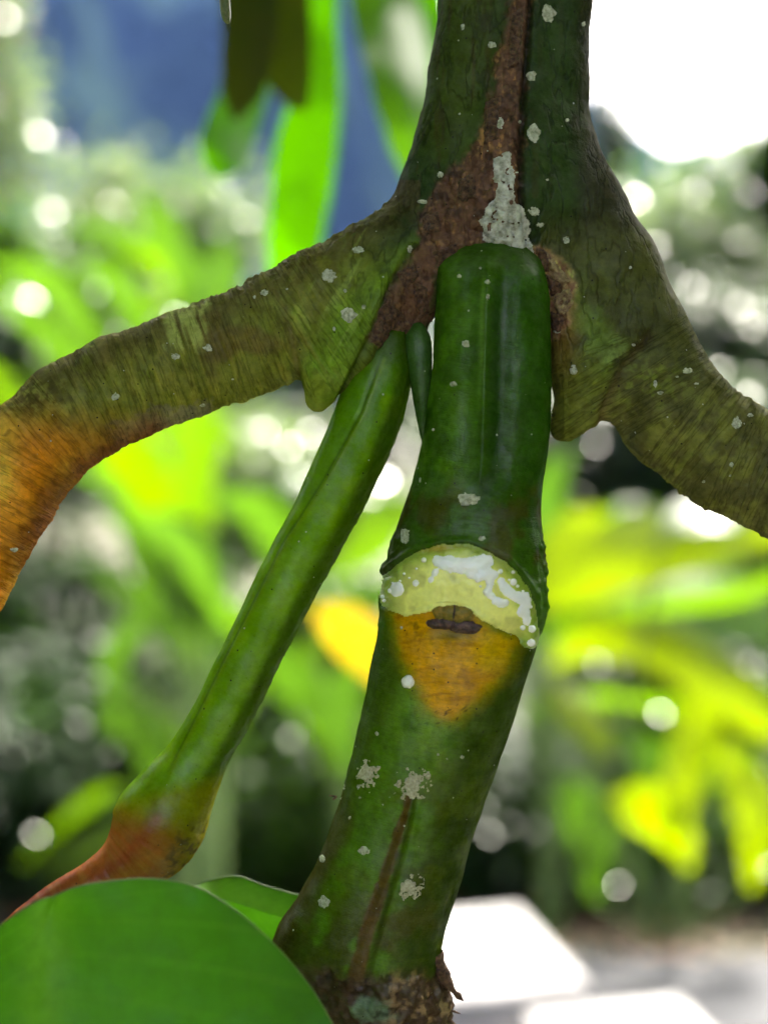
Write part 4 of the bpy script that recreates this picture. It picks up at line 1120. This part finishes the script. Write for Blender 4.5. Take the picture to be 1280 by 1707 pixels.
# unseen leaf clusters added left and right to block the side light
from mathutils import Quaternion
for cen, ra, n_ in (((-0.36, 0.0, 1.48), (0.13, 0.60, 0.46), 330), ((0.38, 0.0, 1.48), (0.13, 0.60, 0.46), 330)):
    for i in range(n_):
        v_ = rs.normal(0, 1, 3); v_ /= np.linalg.norm(v_)
        p = np.array(cen) + v_ * np.array(ra) * rs.uniform(0.5, 1)
        if abs(p[0]) - 0.16 < 0.30 * max(p[1] + 0.15, 0) + 0.01: continue
        o = bpy.data.objects.new('leaf', lme); COL.objects.link(o); o.parent = shrub
        o.rotation_mode = 'QUATERNION'
        o.rotation_quaternion = Vector(rs.normal(0, 1, 3) + np.array([1.6 * np.sign(-cen[0]), 0, 0.5])).normalized().to_track_quat('Z', 'Y') @ Quaternion((0, 0, 1), rs.uniform(0, 6.28))
        o.location = Vector(p - base_pt)
        stalk_a = np.array([-0.20, 0.27, 1.22]) if cen[0] < 0 else np.array([0.36, 0.29, 1.50])
        if i % 10 == 0:
            t_ = np.linspace(0, 1, 8)[:, None]
            rg, _ = tube(stalk_a + (p - stalk_a) * t_, np.linspace(0.003, 0.0015, 8), 6)
            mesh_obj('twig', rg.reshape(-1, 3), grid_faces(8, 6, True), M['twig'], shrub)
top_end = np.array([0.09, 0.37, 2.08])
for p in leaf_bases[::2]:
    t_ = np.linspace(0, 1, 8)[:, None]
    rg, _ = tube(top_end + (p - top_end) * t_, np.linspace(0.004, 0.0018, 8), 6)
    mesh_obj('twig', rg.reshape(-1, 3), grid_faces(8, 6, True), M['twig'], shrub)

# ------------------------------------------------------------------ BACKGROUND PLANTS
M['yg'] = leaf_material('yellow_green_leaf', (0.040, 0.08, 0.004), (0.06, 0.10, 0.005), (0.080, 0.175, 0.001), 0.56, 0.3, 5, 0.25)
M['ygb'] = leaf_material('bright_yellow_leaf', (0.065, 0.105, 0.003), (0.09, 0.13, 0.004), (0.19, 0.275, 0.001), 0.58, 0.34, 5, 0.2)
M['gr'] = leaf_material('fresh_green_leaf', (0.018, 0.050, 0.006), (0.032, 0.072, 0.008), (0.042, 0.108, 0.004), 0.48, 0.26, 5, 0.3)
M['dk'] = leaf_material('dark_green_leaf', (0.005, 0.016, 0.004), (0.012, 0.032, 0.008), (0.03, 0.08, 0.006), 0.22, 0.3, 5, 0.2)
M['yl'] = leaf_material('yellowing_leaf', (0.20, 0.14, 0.006), (0.25, 0.17, 0.006), (0.28, 0.195, 0.004), 0.5, 0.3, 5)
M['pale'] = leaf_material('pale_green_leaf', (0.06, 0.095, 0.035), (0.105, 0.145, 0.055), (0.125, 0.19, 0.064), 0.5, 0.2, 3, 0.4)
M['brown'] = leaf_material('dry_brown_leaf', (0.12, 0.070, 0.045), (0.20, 0.12, 0.07), (0.30, 0.16, 0.07), 0.35, 0.5, 5)
M['wood'] = plain('brown_wood', (0.05, 0.035, 0.022), (0.13, 0.10, 0.07), 30, 0.9, 0.6, 0.004)
M['stalk'] = plain('green_stalk', (0.05, 0.10, 0.02), (0.10, 0.15, 0.04), 20, 0.5, 0.2, 0.002)

def stalk(name, a, b, r0, r1, mat, parent, bend=0.1, n=12, ns=8):
    a = np.array(a, float); b = np.array(b, float)
    t = np.linspace(0, 1, n)[:, None]
    C = a + (b - a) * t + np.array([bend, 0.3 * bend, 0]) * np.sin(t * math.pi) * np.linalg.norm(b - a)
    sp = np.column_stack([C, np.linspace(r0, r1, n)])
    rg, _ = tube(sp[:, :3], sp[:, 3], ns)
    return mesh_obj(name, rg.reshape(-1, 3), grid_faces(n, ns, True), mat, parent)

def clump(name, label, cat, blades, foot_px, dist, group=None, fill=9):
    """a plant of broad blades: blades = [(pts, hws, mat, roll)]"""
    f = at(foot_px, 1000, dist); f[2] = 0
    o = empty(name, f, label, cat, group)
    for pts, hws, mat, roll in blades:
        blade('leaf', pts, hws, M[mat], o, roll)
        b0 = at(*pts[0])
        stalk('stalk', (f[0] + 0.06 * (b0[0] - f[0]), f[1] + 0.06 * (b0[1] - f[1]), -0.02), b0, 0.011, 0.006, M['stalk'], o, 0.03)
    # younger leaves filling the clump
    g_ = np.random.default_rng(int(foot_px))
    for k in range(fill):
        pts, hws, mat, roll = blades[k % len(blades)]
        a0 = np.array(pts[0]); e = np.array(pts[-1])
        d_ = np.array([g_.normal(0, 70), g_.normal(20, 60), g_.uniform(0.05, 0.5)])
        tip = e + d_ + np.array([g_.normal(0, 60), g_.normal(0, 60), 0])
        mid_ = (a0 + e) / 2 + d_ + np.array([g_.normal(0, 30), -40, 0])
        st_ = a0 + np.array([g_.normal(0, 30), 60, d_[2]])
        q1 = (st_ + mid_) / 2 + np.array([0, -12, 0]); q2 = (mid_ + tip) / 2 + np.array([0, -14, 0])
        hw_ = g_.uniform(12, 26)
        blade('leaf', [tuple(st_), tuple(q1), tuple(mid_), tuple(q2), tuple(tip)], [5, hw_ * 0.8, hw_, hw_ * 0.75, 3], M['gr' if g_.random() < 0.7 else 'yg'], o, g_.normal(0, 0.5))
        b0 = at(*st_)
        stalk('stalk', (f[0] + 0.06 * (b0[0] - f[0]), f[1] + 0.06 * (b0[1] - f[1]), -0.02), b0, 0.009, 0.005, M['stalk'], o, 0.03)
    return o

def leaf_cloud(cen, rad, n, size, seed, flat=0.5, clumps=14):
    """leaf-sized folded faces gathered in clumps inside an ellipsoid"""
    g = np.random.default_rng(seed)
    cc_ = g.normal(0, 1, (clumps, 3)); cc_ /= np.linalg.norm(cc_, axis=1, keepdims=True); cc_ *= g.uniform(0.25, 0.95, (clumps, 1)) ** 0.6
    k_ = g.integers(0, clumps, n)
    p = cc_[k_] + g.normal(0, 0.24, (n, 3))
    p = np.asarray(cen) + p * np.asarray(rad)
    d = g.normal(0, 1, (n, 3)); d[:, 2] = d[:, 2] * flat - 0.25; d /= np.linalg.norm(d, axis=1, keepdims=True)
    u = np.cross(d, g.normal(0, 0.5, (n, 3)) + [0, 0, 1.2]); u /= np.linalg.norm(u, axis=1, keepdims=True)
    w = np.cross(u, d)
    L = size * g.uniform(0.6, 1.4, (n, 1)); Wl = L * g.uniform(0.2, 0.32, (n, 1))
    a = p; b_ = p + d * L * 0.5 + u * Wl + w * L * 0.06; c_ = p + d * L + w * L * -0.14; e = p + d * L * 0.5 - u * Wl + w * L * 0.06
    V_ = np.stack([a, b_, c_, e], 1).reshape(-1, 3)
    i = np.arange(n) * 4
    F_ = np.concatenate([np.stack([i, i + 1, i + 2], -1), np.stack([i, i + 2, i + 3], -1)])
    ctr_ = np.asarray(cen) + cc_ * np.asarray(rad)
    return V_, F_, ctr_

def bush(name, label, cat, px, py, dist, rx_, ry_, n, size, mat, seed, group=None, extra=None, trunk=True, rz=None):
    cen = at(px, py, dist); k_ = dist * KD / D0
    rad = np.array([rx_ * k_, (rz if rz else min(rx_, ry_) * k_ * 0.8), ry_ * k_])
    f = cen.copy(); f[2] = 0
    o = empty(name, f, label, cat, group)
    V_, F_, cs = leaf_cloud(cen, rad, n, size, seed)
    V_[:, 2] = np.maximum(V_[:, 2], 0.01)
    mesh_obj('crown', V_, F_, M[mat], o, smooth=False)
    if extra:
        V2, F2, _ = leaf_cloud(cen, rad * 0.95, extra[1], size, seed + 77, clumps=5)
        V2[:, 2] = np.maximum(V2[:, 2], 0.01)
        mesh_obj('dry_leaves' if extra[0] == 'brown' else 'bright_leaves', V2, F2, M[extra[0]], o, smooth=False)
    # trunk and limbs
    tr = max(0.008, 0.05 * rad[0])
    top_ = cen + np.array([0, 0, -0.2 * rad[2]])
    if top_[2] > 0.05:
        stalk('trunk', (f[0], f[1], -0.05), top_, tr, tr * 0.6, M['wood'], o, 0.04, 16, 10)
        for q_ in cs[:6]:
            stalk('limb', top_, np.maximum(q_, [-1e9, -1e9, 0.05]), tr * 0.5, tr * 0.15, M['wood'], o, 0.06, 8, 6)
    return o

# --- broad-leaved plants whose leaves show singly
clump('broad_leaved_plant', 'plant with two glowing yellow green leaves below the arching orange branch', 'plant', [
    ([(300, 1000, 1.9), (275, 900, 1.85), (250, 830, 1.8), (220, 770, 1.78), (175, 738, 1.76), (135, 740, 1.75)], [6, 20, 40, 48, 34, 5], 'yg', 0.15),
    ([(330, 1040, 1.95), (318, 900, 1.95), (322, 800, 1.95), (328, 700, 1.95), (328, 600, 1.95), (326, 520, 1.95)], [6, 24, 36, 38, 28, 4], 'yg', -0.1),
    ([(310, 1060, 1.9), (270, 980, 1.8), (230, 900, 1.75), (180, 850, 1.7)], [10, 60, 62, 10], 'gr', 1.0),
    ([(350, 1080, 1.9), (330, 1000, 1.8), (310, 920, 1.76), (260, 860, 1.74)], [10, 50, 56, 10], 'dk', -0.2)], 320, 1.95)
clump('broad_leaved_plant', 'plant with long level yellow green leaf under the wrinkled brown branch', 'plant', [
    ([(905, 1010, 2.3), (960, 960, 2.3), (1030, 925, 2.3), (1110, 905, 2.32), (1190, 890, 2.35), (1260, 880, 2.4), (1330, 890, 2.42)], [14, 52, 60, 58, 48, 34, 5], 'ygb', 0.1),
    ([(905, 1020, 2.4), (930, 940, 2.4), (975, 880, 2.4), (1000, 850, 2.4)], [10, 50, 44, 5], 'ygb', 0.2),
    ([(910, 1040, 2.5), (905, 930, 2.5), (910, 830, 2.5), (914, 760, 2.5)], [10, 30, 28, 5], 'gr', 0.0),
    ([(900, 1050, 2.6), (1000, 1000, 2.6), (1110, 985, 2.65), (1220, 1000, 2.7), (1330, 1040, 2.7)], [10, 44, 54, 46, 5], 'gr', 0.4),
    ([(1100, 900, 2.3), (1130, 862, 2.3), (1190, 846, 2.32), (1240, 860, 2.35)], [4, 22, 22, 4], 'pale', 0.9)], 905, 2.5)
clump('arching_leaved_plant', 'plant with arching yellow green leaves around a dark hollow beside the road', 'plant', [
    ([(915, 1110, 2.5), (975, 1065, 2.48), (1050, 1062, 2.45), (1130, 1090, 2.42), (1200, 1135, 2.4), (1262, 1190, 2.4), (1300, 1240, 2.4)], [8, 30, 38, 42, 44, 34, 5], 'ygb', 0.15),
    ([(1150, 1130, 2.45), (1165, 1190, 2.44), (1150, 1260, 2.43), (1135, 1330, 2.42), (1120, 1400, 2.42)], [10, 34, 34, 28, 5], 'ygb', 0.1),
    ([(900, 1130, 2.5), (950, 1170, 2.45), (990, 1215, 2.42), (1015, 1260, 2.4)], [6, 26, 24, 4], 'ygb', 0.3),
    ([(1250, 1480, 2.5), (1262, 1400, 2.5), (1255, 1330, 2.5), (1230, 1260, 2.5)], [8, 34, 38, 6], 'ygb', 0.2),
    ([(1150, 1450, 2.5), (1120, 1390, 2.45), (1070, 1345, 2.42), (1020, 1330, 2.4)], [8, 34, 40, 6], 'ygb', 0.2),
    ([(990, 1500, 2.5), (985, 1420, 2.48), (965, 1340, 2.46), (940, 1290, 2.46)], [10, 32, 34, 5], 'gr', 0.2),
    ([(1200, 1230, 2.4), (1230, 1290, 2.4), (1275, 1350, 2.4), (1320, 1380, 2.4)], [6, 28, 32, 5], 'ygb', 0.2)], 1120, 2.52)
clump('yellowing_plant', 'plant with a yellowing leaf seen between the slim shoot and the cut branch', 'plant', [
    ([(650, 1150, 2.2), (615, 1090, 2.2), (570, 1045, 2.2), (525, 1015, 2.2)], [8, 38, 36, 5], 'yl', 0.2),
    ([(520, 980, 2.6), (470, 900, 2.6), (420, 845, 2.6), (370, 830, 2.6)], [8, 24, 26, 5], 'gr', 0.4),
    ([(560, 960, 2.6), (610, 900, 2.6), (650, 860, 2.6), (720, 850, 2.6)], [8, 40, 40, 5], 'yg', 0.2),
    ([(560, 1240, 2.4), (520, 1180, 2.4), (480, 1120, 2.4), (450, 1060, 2.4)], [8, 34, 38, 5], 'gr', 0.2),
    ([(600, 1300, 2.3), (570, 1230, 2.3), (575, 1150, 2.3), (590, 1090, 2.3)], [8, 30, 30, 5], 'gr', -0.2)], 560, 2.5)
clump('low_leafy_plant', 'low plant with a single lit green leaf in the dark corner beside the shoot', 'plant', [
    ([(300, 1290, 2.1), (255, 1230, 2.08), (205, 1195, 2.06), (155, 1180, 2.05)], [8, 34, 36, 5], 'gr', 0.2),
    ([(290, 1330, 2.1), (330, 1250, 2.1), (350, 1170, 2.1), (330, 1090, 2.1)], [8, 34, 38, 5], 'dk', 0.2),
    ([(300, 1330, 2.1), (260, 1340, 2.05), (200, 1345, 2.0), (150, 1360, 2.0)], [8, 22, 22, 5], 'dk', 0.3)], 290, 2.15)
clump('tall_strap_plant', 'tall plant with pale arching strap leaves under the hanging leaves', 'plant', [
    ([(330, 700, 3.4), (325, 560, 3.4), (300, 450, 3.4), (265, 370, 3.4), (225, 330, 3.4)], [6, 16, 24, 22, 5], 'gr', 0.3),
    ([(340, 720, 3.5), (350, 560, 3.5), (370, 460, 3.5), (372, 390, 3.5)], [10, 26, 26, 5], 'gr', 0.4),
    ([(320, 700, 3.5), (240, 560, 3.5), (190, 480, 3.5), (130, 440, 3.5)], [8, 22, 24, 5], 'gr', 0.7),
    ([(310, 720, 3.6), (140, 560, 3.6), (70, 480, 3.6), (-20, 440, 3.6)], [10, 26, 26, 5], 'gr', 0.9),
    ([(60, 760, 3.2), (20, 680, 3.2), (-6, 630, 3.2), (-40, 600, 3.2)], [6, 16, 16, 4], 'yg', 0.2)], 330, 3.5)

# --- bushes and trees
bush('tall_tree', 'tall pale green tree with dry orange leaves at the top edge beside the blue mountain', 'tree', -10, 190, 6.5, 80, 330, 1500, 0.10, 'pale', 1, extra=('brown', 160))
bush('leafy_tree', 'rounded pale green tree in front of the blue mountain', 'tree', 235, 470, 7, 190, 170, 3400, 0.12, 'pale', 2, extra=('gr', 1200))
bush('leafy_tree', 'small green tree above the arching branch, next to the frame edge', 'tree', 40, 500, 5.5, 170, 120, 2600, 0.11, 'gr', 3)
bush('dark_bush', 'dark bush just above the orange bend of the branch', 'bush', 60, 640, 4.6, 230, 120, 2600, 0.10, 'dk', 4)
bush('dark_bush', 'dense almost black bush below the orange bend of the branch', 'bush', 40, 1010, 3.3, 270, 230, 5200, 0.09, 'dk', 5)
bush('dark_bush', 'dense dark bush beside the reddish leaf stalk', 'bush', 60, 1370, 2.8, 300, 250, 5200, 0.08, 'dk', 6)
bush('glossy_bush', 'glossy light bush with bright glints behind the slim shoot', 'bush', 520, 800, 4.2, 210, 150, 2600, 0.10, 'pale', 7)
bush('green_bush', 'fresh green bush between the slim shoot and the cut branch', 'bush', 500, 1140, 3.0, 220, 190, 3400, 0.08, 'gr', 8, extra=('pale', 500))
bush('green_bush', 'low green bush behind the top of the broad leaf', 'bush', 500, 1400, 2.75, 220, 190, 3600, 0.07, 'gr', 9, extra=('pale', 500))
bush('dark_tree', 'small dark tree against the white sky beside the main stem', 'tree', 1015, 262, 16, 40, 100, 900, 0.22, 'dk', 10)
bush('leafy_tree', 'pale hazy green tree right below the white sky', 'tree', 1190, 410, 11, 210, 175, 4200, 0.17, 'pale', 11, extra=('gr', 1400))
bush('leafy_tree', 'green tree reaching into the white sky at the frame edge', 'tree', 1310, 260, 10, 60, 150, 1800, 0.16, 'gr', 12)
bush('dark_bush', 'dark green bush beyond the wrinkled brown branch', 'bush', 1230, 600, 7, 220, 130, 3600, 0.14, 'dk', 13)
bush('dark_bush', 'grey green bush framed under the wrinkled brown branch', 'bush', 1030, 770, 5.5, 240, 130, 3600, 0.12, 'dk', 14, extra=('pale', 300))
bush('green_bush', 'bright green bush behind the long level leaf', 'bush', 1120, 1010, 3.6, 300, 140, 3600, 0.09, 'gr', 15)
bush('dark_bush', 'dark hollow bush ringed by arching yellow leaves', 'bush', 1060, 1200, 3.2, 200, 150, 3800, 0.08, 'dk', 16, extra=('pale', 120))
bush('dark_bush', 'dark bush beside the lower cut branch, behind the white bench', 'bush', 850, 1380, 2.85, 240, 190, 4200, 0.075, 'dk', 17, extra=('gr', 900))
bush('green_bush', 'low yellow green bush at the edge of the road', 'bush', 1190, 1420, 2.8, 260, 110, 3000, 0.07, 'gr', 18, extra=('yg', 500))

# broad glossy leaves of the bushes that mirror the sun towards the viewer
M['gloss'] = leaf_material('glossy_broad_leaf', (0.03, 0.07, 0.02), (0.05, 0.10, 0.03), (0.08, 0.2, 0.02), 0.15, 0.26, 5, 0.6)
def glossy(parent, L):
    g_ = np.random.default_rng(int(abs(L[0][0])) + 7)
    for px_, py_, dist, hw_ in L:
        if g_.random() < 0.32: continue
        p = at(px_, py_, dist); w_ = hw_ * g_.uniform(0.4, 1.15) * dist * KD / D0
        v = CAM - p; v /= np.linalg.norm(v)
        nrm_ = v + SUNV; nrm_ /= np.linalg.norm(nrm_)
        nrm_ = nrm_ + g_.normal(0, 0.055, 3); nrm_ /= np.linalg.norm(nrm_)
        a = np.cross(nrm_, [0.3, 0.1, 1]); a /= np.linalg.norm(a); b_ = np.cross(nrm_, a)
        an = g_.uniform(0, 6.28); a, b_ = a * math.cos(an) + b_ * math.sin(an), b_ * math.cos(an) - a * math.sin(an)
        t = np.linspace(-1, 1, 11); q = np.linspace(-1, 1, 5)
        wd = np.sqrt(np.maximum(1 - t ** 2, 0.0004)) * 0.62
        V_ = p + (t[:, None, None] * a * 1.5 + (q[None, :, None] * wd[:, None, None]) * b_ - nrm_ * (0.05 * t[:, None, None] ** 2 + 0.04 * q[None, :, None] ** 2)) * w_
        mesh_obj('leaf', V_.reshape(-1, 3), grid_faces(11, 5), M['gloss'], parent)
def find(lbl):
    return [o for o in bpy.data.objects if o.get('label') == lbl][0]
glossy(find('dense almost black bush below the orange bend of the branch'), [(270, 1025, 2.6, 13), (12, 1105, 2.7, 6), (222, 1108, 2.7, 4)])
glossy(find('dense dark bush beside the reddish leaf stalk'), [(60, 1390, 2.4, 11), (95, 1398, 2.4, 8), (185, 1255, 2.4, 5)])
glossy(find('glossy light bush with bright glints behind the slim shoot'), [(395, 900, 3.4, 11), (440, 720, 3.6, 11), (480, 745, 3.6, 10), (520, 720, 3.6, 10), (640, 800, 3.6, 14), (665, 770, 3.6, 12), (500, 790, 3.6, 9), (610, 935, 3.4, 12), (590, 965, 3.4, 10), (690, 740, 3.6, 10), (425, 765, 3.6, 7)])
glossy(find('fresh green bush between the slim shoot and the cut branch'), [(500, 1115, 2.6, 6), (545, 1195, 2.6, 9), (575, 1215, 2.6, 6), (520, 1270, 2.6, 6)])
glossy(find('low green bush behind the top of the broad leaf'), [(525, 1360, 2.5, 8), (415, 1455, 2.5, 7), (560, 1440, 2.5, 6)])
glossy(find('small green tree above the arching branch, next to the frame edge'), [(55, 500, 4.8, 10), (235, 505, 4.8, 12), (325, 492, 4.8, 9), (60, 375, 4.8, 7), (112, 392, 4.8, 10), (140, 500, 4.8, 5)])
glossy(find('tall pale green tree with dry orange leaves at the top edge beside the blue mountain'), [(70, 228, 6, 10), (105, 240, 6, 10), (140, 185, 6, 6), (10, 30, 6, 6), (20, 350, 6, 6)])
glossy(find('pale hazy green tree right below the white sky'), [(1060, 330, 9, 6), (1160, 320, 9, 5), (1250, 320, 9, 6), (1230, 400, 9, 5), (1090, 410, 9, 5)])
glossy(find('dark green bush beyond the wrinkled brown branch'), [(1255, 545, 6, 7), (1255, 600, 6, 8), (1170, 520, 6, 4)])
glossy(find('grey green bush framed under the wrinkled brown branch'), [(995, 740, 4.8, 7), (930, 850, 4.8, 5), (1050, 745, 4.8, 5)])
glossy(find('bright green bush behind the long level leaf'), [(1222, 990, 2.6, 10), (1000, 985, 3, 5)])
glossy(find('dark hollow bush ringed by arching yellow leaves'), [(1100, 1190, 2.7, 8), (920, 1150, 2.6, 7), (955, 1165, 2.6, 10), (1050, 1220, 2.7, 4), (1000, 1335, 2.6, 6), (1105, 1235, 2.7, 3.5), (1195, 1275, 2.4, 7)])
glossy(find('dark bush beside the lower cut branch, behind the white bench'), [(805, 1345, 2.5, 9), (850, 1375, 2.5, 9), (815, 1390, 2.5, 7), (890, 1475, 2.5, 5), (1030, 1475, 2.4, 5)])

# far wood behind everything: reads as one mass
Vs, Fs_ = [], []
off = 0
g = np.random.default_rng(40)
for i in range(46):
    x = -16 + 32 * i / 45 + g.normal(0, .3); y = 15 * KD + g.uniform(-1.5, 6); h = g.uniform(2.4, 4.2)
    v_, f_, _ = leaf_cloud((x, y, h * 0.5), (1.0, 0.9, h * 0.52), 700, 0.26, 100 + i)
    v_[:, 2] = np.maximum(v_[:, 2], 0.02)
    Vs.append(v_); Fs_.append(f_ + off); off += len(v_)
for sx in (-1, 1):
    for i in range(11):
        x = sx * (2.6 + 0.42 * i); y = 4.3 + 0.16 * i + g.normal(0, .2); h = g.uniform(1.6, 2.6)
        v_, f_, _ = leaf_cloud((x, y, h * 0.5), (0.6, 0.6, h * 0.52), 900, 0.12, 200 + i + 40 * sx)
        v_[:, 2] = np.maximum(v_[:, 2], 0.02)
        Vs.append(v_); Fs_.append(f_ + off); off += len(v_)
tag(mesh_obj('woodland', np.concatenate(Vs), np.concatenate(Fs_), M['dk'], smooth=False), 'dark green wood closing the view behind the bushes', 'woodland', kind='stuff')

# leaf litter along the road edge
g = np.random.default_rng(50)
V_, F_, _ = leaf_cloud((0.6, 2.55 * KD, 0.02), (2.2, 0.22, 0.012), 600, 0.05, 51, flat=0.1, clumps=60)
V_[:, 2] = np.clip(V_[:, 2], 0.006, 0.06)
tag(mesh_obj('leaf_litter', V_, F_, M['brown'], smooth=False), 'dry brown fallen leaves strewn along the road edge', 'litter', kind='stuff')
# ground cover under the bushes
V_, F_, _ = leaf_cloud((0.0, 3.6 * KD, 0.10), (6.5, 1.4, 0.10), 16000, 0.07, 52, clumps=420)
V_[:, 2] = np.maximum(V_[:, 2], 0.005)
tag(mesh_obj('ground_cover', V_, F_, M['dk'], smooth=False), 'low dark green ground cover under the bushes', 'ground cover', kind='stuff')

# --- two white benches
M['white'] = plain('white_painted_concrete', (0.10, 0.098, 0.10), (0.18, 0.177, 0.18), 9, 0.6, 0.15, 0.001)
M['grey'] = plain('grey_concrete', (0.30, 0.29, 0.28), (0.42, 0.41, 0.40), 25, 0.8, 0.3, 0.002)
def bevel_box(x0, x1, y0, y1, z0, z1, b=0.008):
    V_ = []; 
    for z, i in ((z0, b), (z0 + b, 0), (z1 - b, 0), (z1, b)):
        V_ += [(x0 + i, y0 + i, z), (x1 - i, y0 + i, z), (x1 - i, y1 - i, z), (x0 + i, y1 - i, z)]
    F_ = [(3, 2, 1, 0), (12, 13, 14, 15)]
    for k in range(3):
        for j in range(4):
            F_.append((k * 4 + j, k * 4 + (j + 1) % 4, k * 4 + 4 + (j + 1) % 4, k * 4 + 4 + j))
    return V_, F_
def bench(label, pr_far, pr_near, h, length, skew):
    a = ground_at(*pr_far, h); b_ = ground_at(*pr_near, h)
    w = np.linalg.norm(b_ - a); ang = math.atan2(a[1] - b_[1], a[0] - b_[0]) - math.pi / 2
    o = empty('bench', (b_[0], b_[1], 0), label, 'bench', 'white benches beside the road')
    o.rotation_euler.z = ang * skew
    def add(nm, box, mat):
        v_, f_ = bevel_box(*box)
        me_ = bpy.data.meshes.new(nm); me_.from_pydata(v_, [], f_); me_.materials.append(mat)
        c_ = bpy.data.objects.new(nm, me_); COL.objects.link(c_); c_.parent = o
    add('seat', (-length, 0, 0, w, h - 0.055, h), M['white'])
    for x in (-length + 0.12, -0.26):
        add('leg', (x, x + 0.14, 0.04, w - 0.04, 0.0, h - 0.056), M['grey'])
    return o
bench('white bench slab whose end shows beside the foot of the cut branch', (866, 1510), (984, 1640), 0.45, 1.1, 1.0)
bench('white bench slab cut by the lower frame edge, nearest the road', (1131, 1660), (1262, 1790), 0.45, 0.30, 1.0)

# --- the air: pale haze round the whole place
hz = bpy.data.materials.new('pale_haze'); hz.use_nodes = True
hn = hz.node_tree; hn.nodes.clear()
ho = hn.nodes.new('ShaderNodeOutputMaterial'); hv = hn.nodes.new('ShaderNodeVolumePrincipled')
hv.inputs['Color'].default_value = (0.20, 0.40, 1.0, 1)
hv.inputs['Density'].default_value = 0.00009
hv.inputs['Anisotropy'].default_value = 0.0
hn.links.new(hv.outputs[0], ho.inputs['Volume'])
bx0 = np.array([(x, y, z) for z in (-8.0, 620.0) for y in (-3100.0, 3100.0) for x in (-3100.0, 3100.0)])
tag(mesh_obj('haze', bx0, [(0, 2, 3, 1), (4, 5, 7, 6), (0, 1, 5, 4), (2, 6, 7, 3), (0, 4, 6, 2), (1, 3, 7, 5)], hz, smooth=False), 'pale blue haze in the air before the mountain', 'haze', kind='stuff')
